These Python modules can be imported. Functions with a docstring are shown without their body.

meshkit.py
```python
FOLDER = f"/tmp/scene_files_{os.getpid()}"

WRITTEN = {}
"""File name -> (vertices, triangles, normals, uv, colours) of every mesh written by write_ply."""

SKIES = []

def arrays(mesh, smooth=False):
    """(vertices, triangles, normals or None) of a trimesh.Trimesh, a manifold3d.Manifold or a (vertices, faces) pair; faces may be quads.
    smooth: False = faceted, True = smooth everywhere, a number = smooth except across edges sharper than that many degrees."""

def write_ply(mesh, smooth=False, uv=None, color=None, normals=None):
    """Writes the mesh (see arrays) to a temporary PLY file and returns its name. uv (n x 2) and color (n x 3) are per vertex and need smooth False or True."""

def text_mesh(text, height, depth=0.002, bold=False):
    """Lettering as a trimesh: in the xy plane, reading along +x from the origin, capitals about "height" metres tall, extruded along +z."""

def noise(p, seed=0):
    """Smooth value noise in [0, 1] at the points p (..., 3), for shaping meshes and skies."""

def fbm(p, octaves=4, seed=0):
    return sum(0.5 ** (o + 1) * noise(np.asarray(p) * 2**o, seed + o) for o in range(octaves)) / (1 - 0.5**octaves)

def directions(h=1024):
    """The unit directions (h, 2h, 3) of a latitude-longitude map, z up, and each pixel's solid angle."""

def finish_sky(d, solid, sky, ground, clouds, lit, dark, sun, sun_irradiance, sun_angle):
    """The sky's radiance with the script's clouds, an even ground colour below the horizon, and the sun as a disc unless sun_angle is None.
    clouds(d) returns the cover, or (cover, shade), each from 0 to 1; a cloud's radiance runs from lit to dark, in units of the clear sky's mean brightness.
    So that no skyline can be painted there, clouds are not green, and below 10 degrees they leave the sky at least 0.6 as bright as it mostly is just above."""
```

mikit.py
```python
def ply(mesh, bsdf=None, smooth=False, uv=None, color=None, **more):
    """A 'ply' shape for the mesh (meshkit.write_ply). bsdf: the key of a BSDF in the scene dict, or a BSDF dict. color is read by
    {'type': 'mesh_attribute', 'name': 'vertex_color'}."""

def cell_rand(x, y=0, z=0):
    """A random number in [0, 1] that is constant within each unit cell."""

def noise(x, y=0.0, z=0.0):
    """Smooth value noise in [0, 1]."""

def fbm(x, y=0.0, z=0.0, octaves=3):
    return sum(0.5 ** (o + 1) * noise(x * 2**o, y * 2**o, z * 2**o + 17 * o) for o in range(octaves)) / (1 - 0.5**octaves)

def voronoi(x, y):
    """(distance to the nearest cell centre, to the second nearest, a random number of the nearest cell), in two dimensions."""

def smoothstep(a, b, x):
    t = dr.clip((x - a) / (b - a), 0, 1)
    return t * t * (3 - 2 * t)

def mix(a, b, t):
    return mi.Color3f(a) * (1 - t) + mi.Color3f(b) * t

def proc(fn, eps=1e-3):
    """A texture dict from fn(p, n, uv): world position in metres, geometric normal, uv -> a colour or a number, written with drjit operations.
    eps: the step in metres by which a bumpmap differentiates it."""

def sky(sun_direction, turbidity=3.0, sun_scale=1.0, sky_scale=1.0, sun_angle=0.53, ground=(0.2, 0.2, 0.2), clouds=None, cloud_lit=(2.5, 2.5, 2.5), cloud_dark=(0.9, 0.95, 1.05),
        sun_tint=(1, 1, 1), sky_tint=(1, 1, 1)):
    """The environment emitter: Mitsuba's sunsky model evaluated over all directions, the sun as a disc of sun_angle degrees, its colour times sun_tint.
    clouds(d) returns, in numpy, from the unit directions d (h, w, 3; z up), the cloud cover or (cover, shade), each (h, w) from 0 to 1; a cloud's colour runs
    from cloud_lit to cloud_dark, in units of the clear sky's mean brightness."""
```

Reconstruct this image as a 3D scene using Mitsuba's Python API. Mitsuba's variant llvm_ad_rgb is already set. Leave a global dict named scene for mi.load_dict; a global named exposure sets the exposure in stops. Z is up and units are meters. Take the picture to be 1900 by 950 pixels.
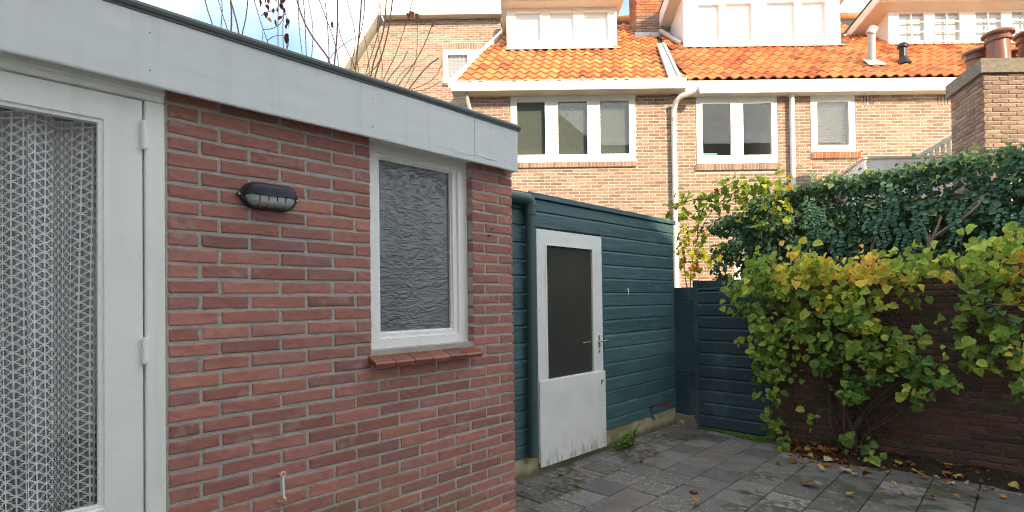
import math, numpy as np, trimesh, drjit as dr, mitsuba as mi, mikit, meshkit
from shapely.geometry import Polygon, box as sbox
from mikit import proc, noise, fbm, smoothstep, mix, cell_rand, voronoi
T = mi.ScalarTransform4f
scene, labels = {}, {}

# ------------------------------------------------------------------ camera, sky, exposure
EYE = np.array([0.0, 0.0, 1.59])
PITCH, ROLL = 0.01415, -0.01346
fwd = np.array([0, math.cos(PITCH), math.sin(PITCH)])
rt = np.array([1.0, 0, 0]); up0 = np.cross(rt, fwd)
UP = -math.sin(ROLL) * rt + math.cos(ROLL) * up0
scene['camera'] = {'type': 'perspective', 'fov': 87.72, 'fov_axis': 'x', 'near_clip': 0.05, 'far_clip': 400.0,
                   'principal_point_offset_y': -0.071,
                   'to_world': T().look_at(origin=EYE.tolist(), target=(EYE + fwd).tolist(), up=UP.tolist())}
exposure = 3.55
AZ, EL = math.radians(30), math.radians(26.5)
SUN = [math.sin(AZ) * math.cos(EL), -math.cos(AZ) * math.cos(EL), math.sin(EL)]


def clouds(d):
    q = d / np.maximum(d[..., 2:3] + 0.25, 0.05)
    c = meshkit.fbm(q * 1.3 + np.array([7.28, 42.3, 37.79]), 5, 4)
    cover = np.clip((c - 0.38) / 0.22, 0, 1) * 0.8
    return cover, np.clip((c - 0.62) * 2, 0, 0.5)


scene['sky'] = mikit.sky(SUN, turbidity=3.0, clouds=clouds, cloud_lit=(2.5, 2.5, 2.5), sun_scale=0.44, sky_scale=1.0, sun_tint=(1.0, 0.98, 0.95), sky_tint=(1.04, 1.0, 0.96))

# ------------------------------------------------------------------ frames
# garden frame: t across the yard (towards the right), s along the left wall (away), z up; world frame: x right, y away
AW = 0.7718492
GW = np.array([math.sin(AW), math.cos(AW), 0.0]); GT = np.array([math.cos(AW), -math.sin(AW), 0.0])
MG = np.eye(4); MG[:3, 0], MG[:3, 1] = GT, GW
MW = np.eye(4)
rng = np.random.default_rng(7)


def frame(origin, U, N):
    m = np.eye(4); m[:3, 0], m[:3, 1], m[:3, 2], m[:3, 3] = U, N, (0, 0, 1), origin
    return m


def gp(t, s, z=0.0):
    return t * GT + s * GW + np.array([0, 0, z])


# ------------------------------------------------------------------ mesh helpers
def mesh(v, f):
    return trimesh.Trimesh(np.asarray(v, float), np.asarray(f, int), process=False)


def tf(m, M):
    m = m.copy(); m.apply_transform(M); return m


def cat(ms):
    return trimesh.util.concatenate([m for m in ms])


def bx(x0, x1, y0, y1, z0, z1, ch=0.0):
    if x1 < x0: x0, x1 = x1, x0
    if y1 < y0: y0, y1 = y1, y0
    if z1 < z0: z0, z1 = z1, z0
    if ch <= 0:
        m = trimesh.creation.box((x1 - x0, y1 - y0, z1 - z0)); m.apply_translation(((x0 + x1) / 2, (y0 + y1) / 2, (z0 + z1) / 2)); return m
    p = []
    for X, dx in ((x0, ch), (x1, -ch)):
        for Y, dy in ((y0, ch), (y1, -ch)):
            for Z, dz in ((z0, ch), (z1, -ch)):
                p += [(X + dx, Y + dy, Z), (X + dx, Y, Z + dz), (X, Y + dy, Z + dz)]
    return trimesh.convex.convex_hull(np.array(p))


def hull(pts):
    return trimesh.convex.convex_hull(np.array(pts, float))


def tube(points, radii, sides=7, smooth_n=0):
    p = np.asarray(points, float)
    if smooth_n:
        from scipy.interpolate import CubicSpline
        d = np.r_[0, np.cumsum(np.linalg.norm(np.diff(p, axis=0), axis=1) + 1e-6)]
        p = CubicSpline(d, p)(np.linspace(0, d[-1], smooth_n))
    r = np.interp(np.linspace(0, 1, len(p)), np.linspace(0, 1, len(np.atleast_1d(radii))), np.atleast_1d(radii)) if np.ndim(radii) else np.full(len(p), radii)
    t = np.gradient(p, axis=0); t /= np.linalg.norm(t, axis=1, keepdims=True) + 1e-12
    ref = np.array([0.31, 0.87, 0.38]); ref /= np.linalg.norm(ref)
    a = np.cross(t, ref); a /= np.linalg.norm(a, axis=1, keepdims=True) + 1e-9
    b = np.cross(t, a); ang = np.arange(sides) * 2 * np.pi / sides
    v = p[:, None] + r[:, None, None] * (np.cos(ang)[None, :, None] * a[:, None] + np.sin(ang)[None, :, None] * b[:, None])
    i, j = np.meshgrid(np.arange(len(p) - 1), np.arange(sides), indexing='ij')
    q = np.stack([i * sides + j, i * sides + (j + 1) % sides, (i + 1) * sides + (j + 1) % sides, (i + 1) * sides + j], -1).reshape(-1, 4)
    f = np.vstack([q[:, [0, 1, 2]], q[:, [0, 2, 3]]])
    v = v.reshape(-1, 3); n = len(v)
    v = np.vstack([v, p[0], p[-1]]); jj = np.arange(sides); L = (len(p) - 1) * sides
    f = np.vstack([f, np.stack([jj * 0 + n, (jj + 1) % sides, jj], 1), np.stack([jj * 0 + n + 1, L + jj, L + (jj + 1) % sides], 1)])
    return mesh(v, f)


def lathe(prof, sides=20):
    return trimesh.creation.revolve(np.array(prof, float), sections=sides)


def extr(poly, depth):
    """polygon in (a, b), thickness along the third axis -> mesh with axes (a, n, b): n from 0 to depth"""
    m = trimesh.creation.extrude_polygon(poly, depth, engine='earcut')
    v = m.vertices[:, [0, 2, 1]]
    return mesh(v, m.faces[:, ::-1])


def ring(x0, x1, z0, z1, holes, n0, n1):
    p = Polygon([(x0, z0), (x1, z0), (x1, z1), (x0, z1)], [[(a, c), (b, c), (b, d), (a, d)] for a, b, c, d in holes])
    m = extr(p, n1 - n0); m.apply_translation((0, n0, 0)); return m


count = {}


def uniq(k):
    n = count.get(k, 0); count[k] = n + 1
    return k if n == 0 else f'{k}_{n:03d}'


def add(parent, name, m, mat, smooth=False, uv=None, M=None):
    k = uniq(parent + '__' + name if parent else name)
    if M is not None: m = tf(m, M)
    if uv is not None and smooth not in (False, True):
        m = trimesh.graph.smooth_shade(m, angle=np.radians(smooth), facet_minarea=None); smooth = True
    if uv is not None and np.ndim(uv) == 1: uv = np.tile(uv, (len(m.vertices), 1))
    scene[k] = mikit.ply(m, mat, smooth=smooth, uv=uv)
    return k


def thing(name, label, cat_, group=None):
    k = uniq(name)
    labels[k] = {'label': label, 'category': cat_}
    if group: labels[k]['group'] = group
    return k


def tag(k, label, cat_, group=None):
    labels[k] = {'label': label, 'category': cat_}
    if group: labels[k]['group'] = group
    return k


def struct(name, m, mat, label=None, smooth=False, M=None, uv=None):
    k = add(None, name, m, mat, smooth=smooth, M=M, uv=uv)
    labels[k] = {'kind': 'structure', 'label': label or name.replace('_', ' ')}
    return k


def stuff(k, label=None):
    labels[k] = {'kind': 'stuff'}
    if label: labels[k]['label'] = label
    return k


# ------------------------------------------------------------------ materials
def C(*c):
    return mi.Color3f(*c)


def rgb(c):
    return {'type': 'rgb', 'value': list(c)}


def principled(base, rough=0.6, spec=0.4, bump=None, bscale=0.001, eps=1e-3, two=True, **kw):
    b = {'type': 'principled', 'base_color': base if isinstance(base, dict) else rgb(base), 'roughness': rough, 'specular': spec, **kw}
    if bump is not None:
        b = {'type': 'bumpmap', 'height': proc(bump, eps), 'scale': bscale, 'nested': b}
    return {'type': 'twosided', 'nested': b} if two else b


def brick_fn(cols, mott=0.25, stain=None, seed=0.0):
    def fn(p, n, uv):
        u, v = uv.x, uv.y
        c = mix(cols[0], cols[1], smoothstep(0.1, 0.5, u))
        c = mix(c, cols[2], smoothstep(0.62, 0.82, u))
        c = mix(c, cols[3], smoothstep(0.9, 0.97, u))
        g = fbm(p.x * 38 + seed, p.y * 38, p.z * 55, 3)
        f = noise(p.x * 260, p.y * 260, p.z * 260)
        c = c * ((1 - mott) + 2 * mott * g) * (0.82 + 0.36 * v) * (0.88 + 0.24 * f)
        if stain is not None:
            c = stain(c, p)
        return c
    return fn


def ext_stain(c, p):
    w = smoothstep(0.60, 0.74, fbm(p.x * 7 + 3, p.y * 7, p.z * 13, 3)) * smoothstep(0.35, 0.6, noise(p.x * 60, p.y * 60, p.z * 25))
    c = mix(c, (0.44, 0.36, 0.33), 0.30 * w)
    c = c * (0.84 + 0.32 * fbm(p.x * 1.7, p.y * 1.7, p.z * 1.9 + 3, 3))
    m = smoothstep(0.58, 0.72, noise(p.x * 3.1 + 9, p.y * 3.1, p.z * 4 + 2)) * smoothstep(0.95, 0.55, p.z)
    return mix(c, (0.22, 0.20, 0.07), 0.30 * m)


def wall_stain(c, p):
    m = smoothstep(0.52, 0.7, fbm(p.x * 5, p.y * 5, p.z * 9, 3)) * smoothstep(0.55, 0.1, p.z)
    return mix(c, (0.05, 0.06, 0.02), 0.6 * m)


rough_bump = lambda p, n, uv: fbm(p.x * 170, p.y * 170, p.z * 170, 2)
scene['red_brick'] = principled(proc(brick_fn([(0.335, 0.146, 0.120), (0.375, 0.160, 0.128), (0.300, 0.146, 0.129), (0.42, 0.182, 0.128)], 0.22, ext_stain)), 0.8, 0.3, rough_bump, 0.0022)
scene['dark_brick'] = principled(proc(brick_fn([(0.118, 0.060, 0.045), (0.142, 0.070, 0.050), (0.090, 0.054, 0.044), (0.09, 0.08, 0.05)], 0.25, wall_stain)), 0.85, 0.3, rough_bump, 0.002)
scene['tan_brick'] = principled(proc(brick_fn([(0.305, 0.205, 0.158), (0.365, 0.252, 0.196), (0.260, 0.180, 0.144), (0.385, 0.236, 0.170)], 0.2)), 0.85, 0.3)
scene['brown_brick'] = principled(proc(brick_fn([(0.255, 0.178, 0.135), (0.315, 0.222, 0.168), (0.215, 0.155, 0.125), (0.34, 0.23, 0.165)], 0.3)), 0.85, 0.3)
scene['orange_brick'] = principled(proc(brick_fn([(0.38, 0.15, 0.075), (0.43, 0.175, 0.085), (0.33, 0.14, 0.08), (0.45, 0.21, 0.12)], 0.18)), 0.85, 0.3)


def mortar_fn(base, amt=0.3):
    def fn(p, n, uv):
        g = fbm(p.x * 30, p.y * 30, p.z * 30, 4); f = noise(p.x * 320, p.y * 320, p.z * 320)
        return C(*base) * (1 - amt + 2 * amt * g) * (0.75 + 0.5 * f)
    return fn


grit = lambda p, n, uv: fbm(p.x * 110, p.y * 110, p.z * 110, 3)
scene['grey_mortar'] = principled(proc(mortar_fn((0.375, 0.36, 0.325), 0.22)), 0.95, 0.2, grit, 0.005)
scene['dark_mortar'] = principled(proc(mortar_fn((0.135, 0.122, 0.102), 0.35)), 0.95, 0.2)
scene['pale_mortar'] = principled(proc(mortar_fn((0.62, 0.56, 0.49), 0.12)), 0.95, 0.2)


def paint_fn(base, dirt=(0.3, 0.28, 0.2), amt=0.25, streak=True):
    def fn(p, n, uv):
        h = p.x * 0.7 + p.y * 0.7
        st = fbm(h * 40, p.z * 1.5, 3.0, 3)
        bl = fbm(p.x * 4, p.y * 4, p.z * 4, 3)
        sp = smoothstep(0.80, 0.86, noise(p.x * 55, p.y * 55, p.z * 55 + 4))
        c = mix(base, dirt, amt * smoothstep(0.5, 0.85, st) + 0.5 * amt * smoothstep(0.5, 0.8, bl))
        return mix(c, dirt, 0.5 * amt * sp)
    return fn


brushed = lambda p, n, uv: fbm((p.x + p.y) * 6, (p.x - p.y) * 6, p.z * 260, 2)
scene['fascia_paint'] = principled(proc(paint_fn((0.66, 0.69, 0.69), (0.53, 0.555, 0.55), 0.28)), 0.5, 0.4, lambda p, n, uv: fbm(p.x * 9, p.y * 9, p.z * 22, 3), 0.003)
scene['cream_paint'] = principled(proc(paint_fn((0.81, 0.82, 0.785), (0.54, 0.53, 0.45), 0.22)), 0.4, 0.45)
scene['white_paint'] = principled(proc(paint_fn((0.80, 0.80, 0.77), (0.62, 0.60, 0.52), 0.2)), 0.35, 0.5)
scene['house_white'] = principled((0.80, 0.79, 0.76), 0.45, 0.4)
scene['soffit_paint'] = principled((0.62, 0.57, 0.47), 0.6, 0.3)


def shed_door_fn(p, n, uv):
    h = p.x * GW[0] + p.y * GW[1]
    st = fbm(h * 34, p.z * 11.0, 1.0, 4)
    low = smoothstep(0.30, 0.04, p.z + 0.2 * (fbm(h * 9, p.z * 4, 2.0, 3) - 0.5))
    c = mix((0.76, 0.775, 0.76), (0.71, 0.72, 0.70), smoothstep(0.4, 0.8, fbm(h * 5, p.z * 5, 7.0, 4)))
    c = mix(c, (0.27, 0.25, 0.16), 0.60 * low * smoothstep(0.42, 0.75, st))
    run = smoothstep(0.62, 0.8, fbm(h * 110, p.z * 1.3, 5.0, 2)) * smoothstep(0.45, 0.1, p.z)
    return mix(c, (0.42, 0.41, 0.33), 0.25 * run)


scene['shed_door_paint'] = principled(proc(shed_door_fn), 0.45, 0.4)


def wood_fn(base, dark, pale):
    def fn(p, n, uv):
        h = p.x * GW[0] + p.y * GW[1] + 3 * uv.x; k = p.x * GT[0] + p.y * GT[1]
        warp = fbm(h * 2.2, p.z * 9 + uv.y * 20, k * 2, 2)
        g = fbm(h * 3.0 + k * 3, (p.z + 0.03 * warp) * 170, uv.x * 9, 3)
        c = mix(dark, base, smoothstep(0.25, 0.55, g))
        c = mix(c, pale, 0.55 * smoothstep(0.58, 0.8, fbm(h * 5 + k * 5, p.z * 45, 4 + uv.y * 7, 3)))
        c = mix(c, (0.13, 0.20, 0.20), 0.30 * smoothstep(0.55, 0.75, fbm(h * 1.3, p.z * 2.5, k * 3 + 6, 4)))
        return c * (0.86 + 0.28 * uv.y)
    return fn


grain_bump = lambda p, n, uv: fbm((p.x * GW[0] + p.y * GW[1]) * 3 + (p.x - p.y) * 1.5, p.z * 150 + 6 * fbm(p.x * 2, p.y * 2, p.z * 8, 2), 2.0, 3)
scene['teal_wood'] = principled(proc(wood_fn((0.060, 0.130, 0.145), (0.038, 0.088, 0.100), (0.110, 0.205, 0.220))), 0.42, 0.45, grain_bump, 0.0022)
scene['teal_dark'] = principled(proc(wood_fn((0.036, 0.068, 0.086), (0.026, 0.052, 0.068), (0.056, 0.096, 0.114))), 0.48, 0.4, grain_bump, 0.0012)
scene['teal_pipe'] = principled(proc(paint_fn((0.045, 0.092, 0.098), (0.09, 0.11, 0.10), 0.3)), 0.4, 0.45)
scene['rotten_wood'] = principled(proc(lambda p, n, uv: mix((0.10, 0.045, 0.025), (0.19, 0.10, 0.06), fbm(p.x * 20, p.y * 20, p.z * 60, 3))), 0.9, 0.2)


def plinth_fn(p, n, uv):
    c = mix((0.38, 0.33, 0.215), (0.50, 0.45, 0.32), fbm(p.x * 12, p.y * 12, p.z * 12, 3))
    m = smoothstep(0.45, 0.65, fbm(p.x * 4 + 2, p.y * 4, p.z * 5, 3))
    c = mix(c, (0.22, 0.20, 0.07), 0.65 * m)
    return mix(c, (0.10, 0.09, 0.06), 0.8 * smoothstep(0.08, 0.0, p.z - 0.05 * fbm(p.x * 15, p.y * 15, 1.0, 2)))


scene['plinth'] = principled(proc(plinth_fn), 0.9, 0.2, grit, 0.002)


def slab_fn(p, n, uv):
    u, v = uv.x, uv.y
    c = mix((0.098, 0.095, 0.089), (0.140, 0.135, 0.126), smoothstep(0.1, 0.9, u))
    c = mix(c, (0.150, 0.124, 0.114), 0.8 * smoothstep(0.9, 0.93, u))
    c = c * (0.85 + 0.3 * v) * (0.72 + 0.56 * fbm(p.x * 7, p.y * 7, 0.5, 4)) * (0.85 + 0.3 * noise(p.x * 240, p.y * 240))
    fl = smoothstep(0.79, 0.86, noise(p.x * 48, p.y * 48, 5.0)) * smoothstep(0.45, 0.7, fbm(p.x * 3.2, p.y * 3.2, 2.0, 2)) 
    c = mix(c, (0.30, 0.29, 0.26), 0.5 * fl)
    ag = smoothstep(0.75, 0.8, noise(p.x * 130, p.y * 130, 9.0)) * smoothstep(0.78, 0.8, v)
    c = mix(c, (0.34, 0.32, 0.29), 0.8 * ag)
    ms = smoothstep(0.57, 0.74, fbm(p.x * 2.3 + 5, p.y * 2.3 + 1, 0.0, 4)) * smoothstep(0.3, 0.6, noise(p.x * 30, p.y * 30, 3.0))
    c = mix(c, (0.040, 0.046, 0.018), 0.75 * ms)
    s = p.x * GW[0] + p.y * GW[1]; t = p.x * GT[0] + p.y * GT[1]
    m2 = smoothstep(0.75, 0.0, dr.abs(s - 5.1) + 0.35 * dr.abs(t + 0.7)) * smoothstep(0.35, 0.6, fbm(p.x * 9, p.y * 9, 8.0, 3))
    return mix(c, (0.022, 0.036, 0.012), 0.8 * m2)


scene['slab'] = principled(proc(slab_fn), 0.75, 0.35, lambda p, n, uv: fbm(p.x * 90, p.y * 90, p.z * 90, 3), 0.003)
scene['soil'] = principled(proc(lambda p, n, uv: mix((0.018, 0.014, 0.011), (0.048, 0.038, 0.028), fbm(p.x * 25, p.y * 25, p.z * 25, 4))), 0.95, 0.15, lambda p, n, uv: fbm(p.x * 60, p.y * 60, p.z * 60, 3), 0.012)
scene['joint_sand'] = principled(proc(lambda p, n, uv: mix((0.025, 0.022, 0.016), (0.045, 0.055, 0.020), smoothstep(0.45, 0.65, fbm(p.x * 5, p.y * 5, 0.0, 3)))), 0.95, 0.1)
scene['grass_ground'] = principled(proc(lambda p, n, uv: mix((0.05, 0.07, 0.025), (0.10, 0.09, 0.05), fbm(p.x * 3, p.y * 3, 0.0, 4))), 0.95, 0.1)


def tile_fn(p, n, uv):
    c = mix((0.48, 0.150, 0.050), (0.57, 0.215, 0.078), smoothstep(0.1, 0.6, uv.x))
    c = mix(c, (0.33, 0.095, 0.040), smoothstep(0.80, 0.92, uv.x))
    c = c * (0.8 + 0.4 * uv.y) * (0.8 + 0.4 * fbm(p.x * 9, p.y * 9, p.z * 9, 3))
    d = smoothstep(0.56, 0.72, fbm(p.x * 1.6 + 4, p.y * 1.6, p.z * 3, 4)) * smoothstep(0.3, 0.6, noise(p.x * 22, p.y * 22, p.z * 22))
    return mix(c, (0.11, 0.085, 0.060), 0.7 * d)


scene['pantile'] = principled(proc(tile_fn), 0.65, 0.35)
scene['zinc'] = principled(proc(lambda p, n, uv: mix((0.34, 0.37, 0.37), (0.46, 0.48, 0.47), fbm(p.x * 6, p.y * 6, p.z * 6, 3))), 0.5, 0.5, metallic=0.2)
scene['roof_felt'] = principled((0.05, 0.05, 0.052), 0.85, 0.3)
scene['dark_trim'] = principled(proc(lambda p, n, uv: mix((0.055, 0.068, 0.068), (0.10, 0.115, 0.11), fbm(p.x * 8, p.y * 8, p.z * 8, 3))), 0.45, 0.45)
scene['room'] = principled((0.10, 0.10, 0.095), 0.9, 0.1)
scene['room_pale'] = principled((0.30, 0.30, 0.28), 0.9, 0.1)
scene['blind_grey'] = principled((0.16, 0.195, 0.18), 0.6, 0.3)
scene['blind_white'] = principled((0.72, 0.73, 0.71), 0.6, 0.3)
scene['glass'] = {'type': 'thindielectric', 'int_ior': 1.52}


def frost_bump(p, n, uv):
    s = p.x * GW[0] + p.y * GW[1]
    wv = fbm(s * 14, p.z * 20, 2.0, 2)
    a = dr.abs(2 * noise(s * 34 + 2.5 * wv, p.z * 88 + 3 * wv, 5.0) - 1)
    b = dr.abs(2 * noise(s * 70 + 2 * wv, p.z * 150 - 3 * wv, 9.0) - 1)
    return a + 0.45 * b


def frost_fn(p, n, uv):
    s = p.x * GW[0] + p.y * GW[1]
    c = mix((0.070, 0.075, 0.080), (0.095, 0.101, 0.107), smoothstep(0.3, 0.7, fbm(s * 5, p.z * 5, 0.0, 3)))
    return c


scene['figured_glass'] = principled(proc(frost_fn), 0.24, 0.9, frost_bump, 0.0019, eps=8e-4)


def wire_fn(p, n, uv):
    s = p.x * GW[0] + p.y * GW[1]
    fx = dr.abs(s / 0.0125 - dr.floor(s / 0.0125) - 0.5); fz = dr.abs(p.z / 0.0125 - dr.floor(p.z / 0.0125) - 0.5)
    ln = dr.maximum(smoothstep(0.40, 0.46, fx) * 0.6, smoothstep(0.38, 0.45, fz))
    c = mix((0.024, 0.025, 0.024), (0.040, 0.040, 0.037), fbm(s * 4, p.z * 3, 1.0, 3))
    return mix(c, (0.105, 0.105, 0.098), ln)


scene['wired_glass'] = principled(proc(wire_fn), 0.16, 0.5, lambda p, n, uv: fbm(p.x * 40, p.y * 40, p.z * 40, 2), 0.0015)
scene['net'] = {'type': 'twosided', 'nested': {'type': 'diffuse', 'reflectance': rgb((0.86, 0.89, 0.90))}}
scene['voile'] = {'type': 'mask', 'opacity': 0.32, 'nested': {'type': 'twosided', 'nested': {'type': 'diffuse', 'reflectance': rgb((0.62, 0.66, 0.68))}}}
scene['black_metal'] = principled((0.014, 0.016, 0.021), 0.30, 0.5)
scene['lamp_enamel'] = principled((0.012, 0.017, 0.030), 0.42, 0.4)
scene['lamp_glass'] = principled((0.36, 0.38, 0.39), 0.3, 0.6)
scene['steel'] = principled((0.50, 0.49, 0.46), 0.35, 0.5, metallic=0.8)
scene['rust'] = principled(proc(lambda p, n, uv: mix((0.50, 0.28, 0.15), (0.68, 0.56, 0.42), noise(p.x * 90, p.y * 90, p.z * 90))), 0.7, 0.3)
scene['glazed_tile'] = principled(proc(lambda p, n, uv: C(0.20, 0.062, 0.040) * (0.75 + 0.5 * uv.y) * (0.85 + 0.3 * fbm(p.x * 20, p.y * 20, p.z * 20, 3))), 0.22, 0.55)
scene['bark'] = principled(proc(lambda p, n, uv: mix((0.060, 0.040, 0.030), (0.12, 0.085, 0.062), fbm(p.x * 60, p.y * 60, p.z * 25, 3))), 0.9, 0.2)
scene['twig_bark'] = principled((0.075, 0.052, 0.050), 0.8, 0.2)
scene['pale_bark'] = principled((0.24, 0.19, 0.135), 0.85, 0.2)
scene['pot_glaze'] = principled(proc(lambda p, n, uv: mix((0.20, 0.075, 0.045), (0.30, 0.13, 0.08), fbm(p.x * 9, p.y * 9, p.z * 9, 3))), 0.25, 0.6)
scene['concrete'] = principled(proc(mortar_fn((0.22, 0.20, 0.165), 0.4)), 0.95, 0.2)
scene['pale_render'] = principled((0.66, 0.64, 0.60), 0.9, 0.2)
scene['grey_paint'] = principled((0.48, 0.47, 0.44), 0.6, 0.3)
scene['mint_plastic'] = principled((0.22, 0.52, 0.40), 0.5, 0.4)


def leaf_bsdf(cols, dt=0.7, rough=0.45, spot=None):
    def fn(p, n, uv):
        u = uv.x
        c = mix(cols[0], cols[1], smoothstep(0.0, 0.35, u))
        c = mix(c, cols[2], smoothstep(0.42, 0.62, u))
        c = mix(c, cols[3], smoothstep(0.70, 0.86, u))
        c = mix(c, cols[4], smoothstep(0.92, 0.97, u))
        c = c * (0.75 + 0.5 * uv.y) * (0.82 + 0.36 * noise(p.x * 45, p.y * 45, p.z * 45))
        return c
    return {'type': 'principledthin', 'base_color': proc(fn), 'roughness': rough, 'diff_trans': dt, 'spec_trans': 0.0, 'eta': 1.4}


scene['vine_leaf'] = leaf_bsdf([(0.150, 0.270, 0.080), (0.300, 0.440, 0.085), (0.480, 0.560, 0.110), (0.82, 0.68, 0.12), (0.84, 0.58, 0.15)], 0.9)
scene['grape_leaf'] = leaf_bsdf([(0.12, 0.20, 0.045), (0.22, 0.31, 0.05), (0.36, 0.40, 0.055), (0.52, 0.45, 0.06), (0.45, 0.18, 0.05)], 0.8)
scene['ivy_leaf'] = leaf_bsdf([(0.058, 0.112, 0.070), (0.085, 0.165, 0.095), (0.135, 0.225, 0.120), (0.180, 0.270, 0.105), (0.32, 0.34, 0.09)], 0.4, 0.34)
scene['strand_leaf'] = leaf_bsdf([(0.075, 0.150, 0.105), (0.10, 0.19, 0.13), (0.12, 0.22, 0.145), (0.135, 0.24, 0.14), (0.16, 0.26, 0.13)], 0.4, 0.4)
scene['dead_leaf'] = leaf_bsdf([(0.11, 0.052, 0.025), (0.26, 0.12, 0.045), (0.42, 0.20, 0.06), (0.50, 0.34, 0.12), (0.55, 0.48, 0.30)], 0.35, 0.6)
scene['red_leaf'] = leaf_bsdf([(0.035, 0.020, 0.030), (0.05, 0.026, 0.034), (0.07, 0.035, 0.034), (0.24, 0.10, 0.06), (0.30, 0.15, 0.08)], 0.5)
scene['weed_leaf'] = leaf_bsdf([(0.13, 0.26, 0.06), (0.18, 0.35, 0.08), (0.24, 0.42, 0.10), (0.29, 0.46, 0.11), (0.33, 0.48, 0.11)], 0.7)


# ------------------------------------------------------------------ brickwork
def brick_rects(u0, u1, z0, z1, L=0.21, h=0.048, jt=0.012, bond=(0.0, 0.5), openings=(), first=None):
    """openings: (u0, u1, z0, z1) left free; bond: shift per course in brick lengths"""
    out, P, k = [], L + jt, 0
    z = z0
    while z < z1 - 0.012:
        zt = min(z + h, z1)
        joints = first[k % len(first)] if first else [u0 + jt / 2 + P * bond[k % len(bond)] - P]
        xs = list(joints)
        while xs[-1] < u1: xs.append(xs[-1] + P)
        for a, b in zip(xs[:-1], xs[1:]):
            spans = [(max(a + jt / 2, u0), min(b - jt / 2, u1))]
            for oa, ob, oc, od in openings:
                if zt > oc + 0.005 and z < od - 0.005:
                    spans = [q for s0, s1 in spans for q in ((s0, min(s1, oa)), (max(s0, ob), s1)) if q[1] > q[0]]
            out += [(s0, s1, z, zt) for s0, s1 in spans if s1 - s0 > 0.018]
        z += h + jt; k += 1
    return out


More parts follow.
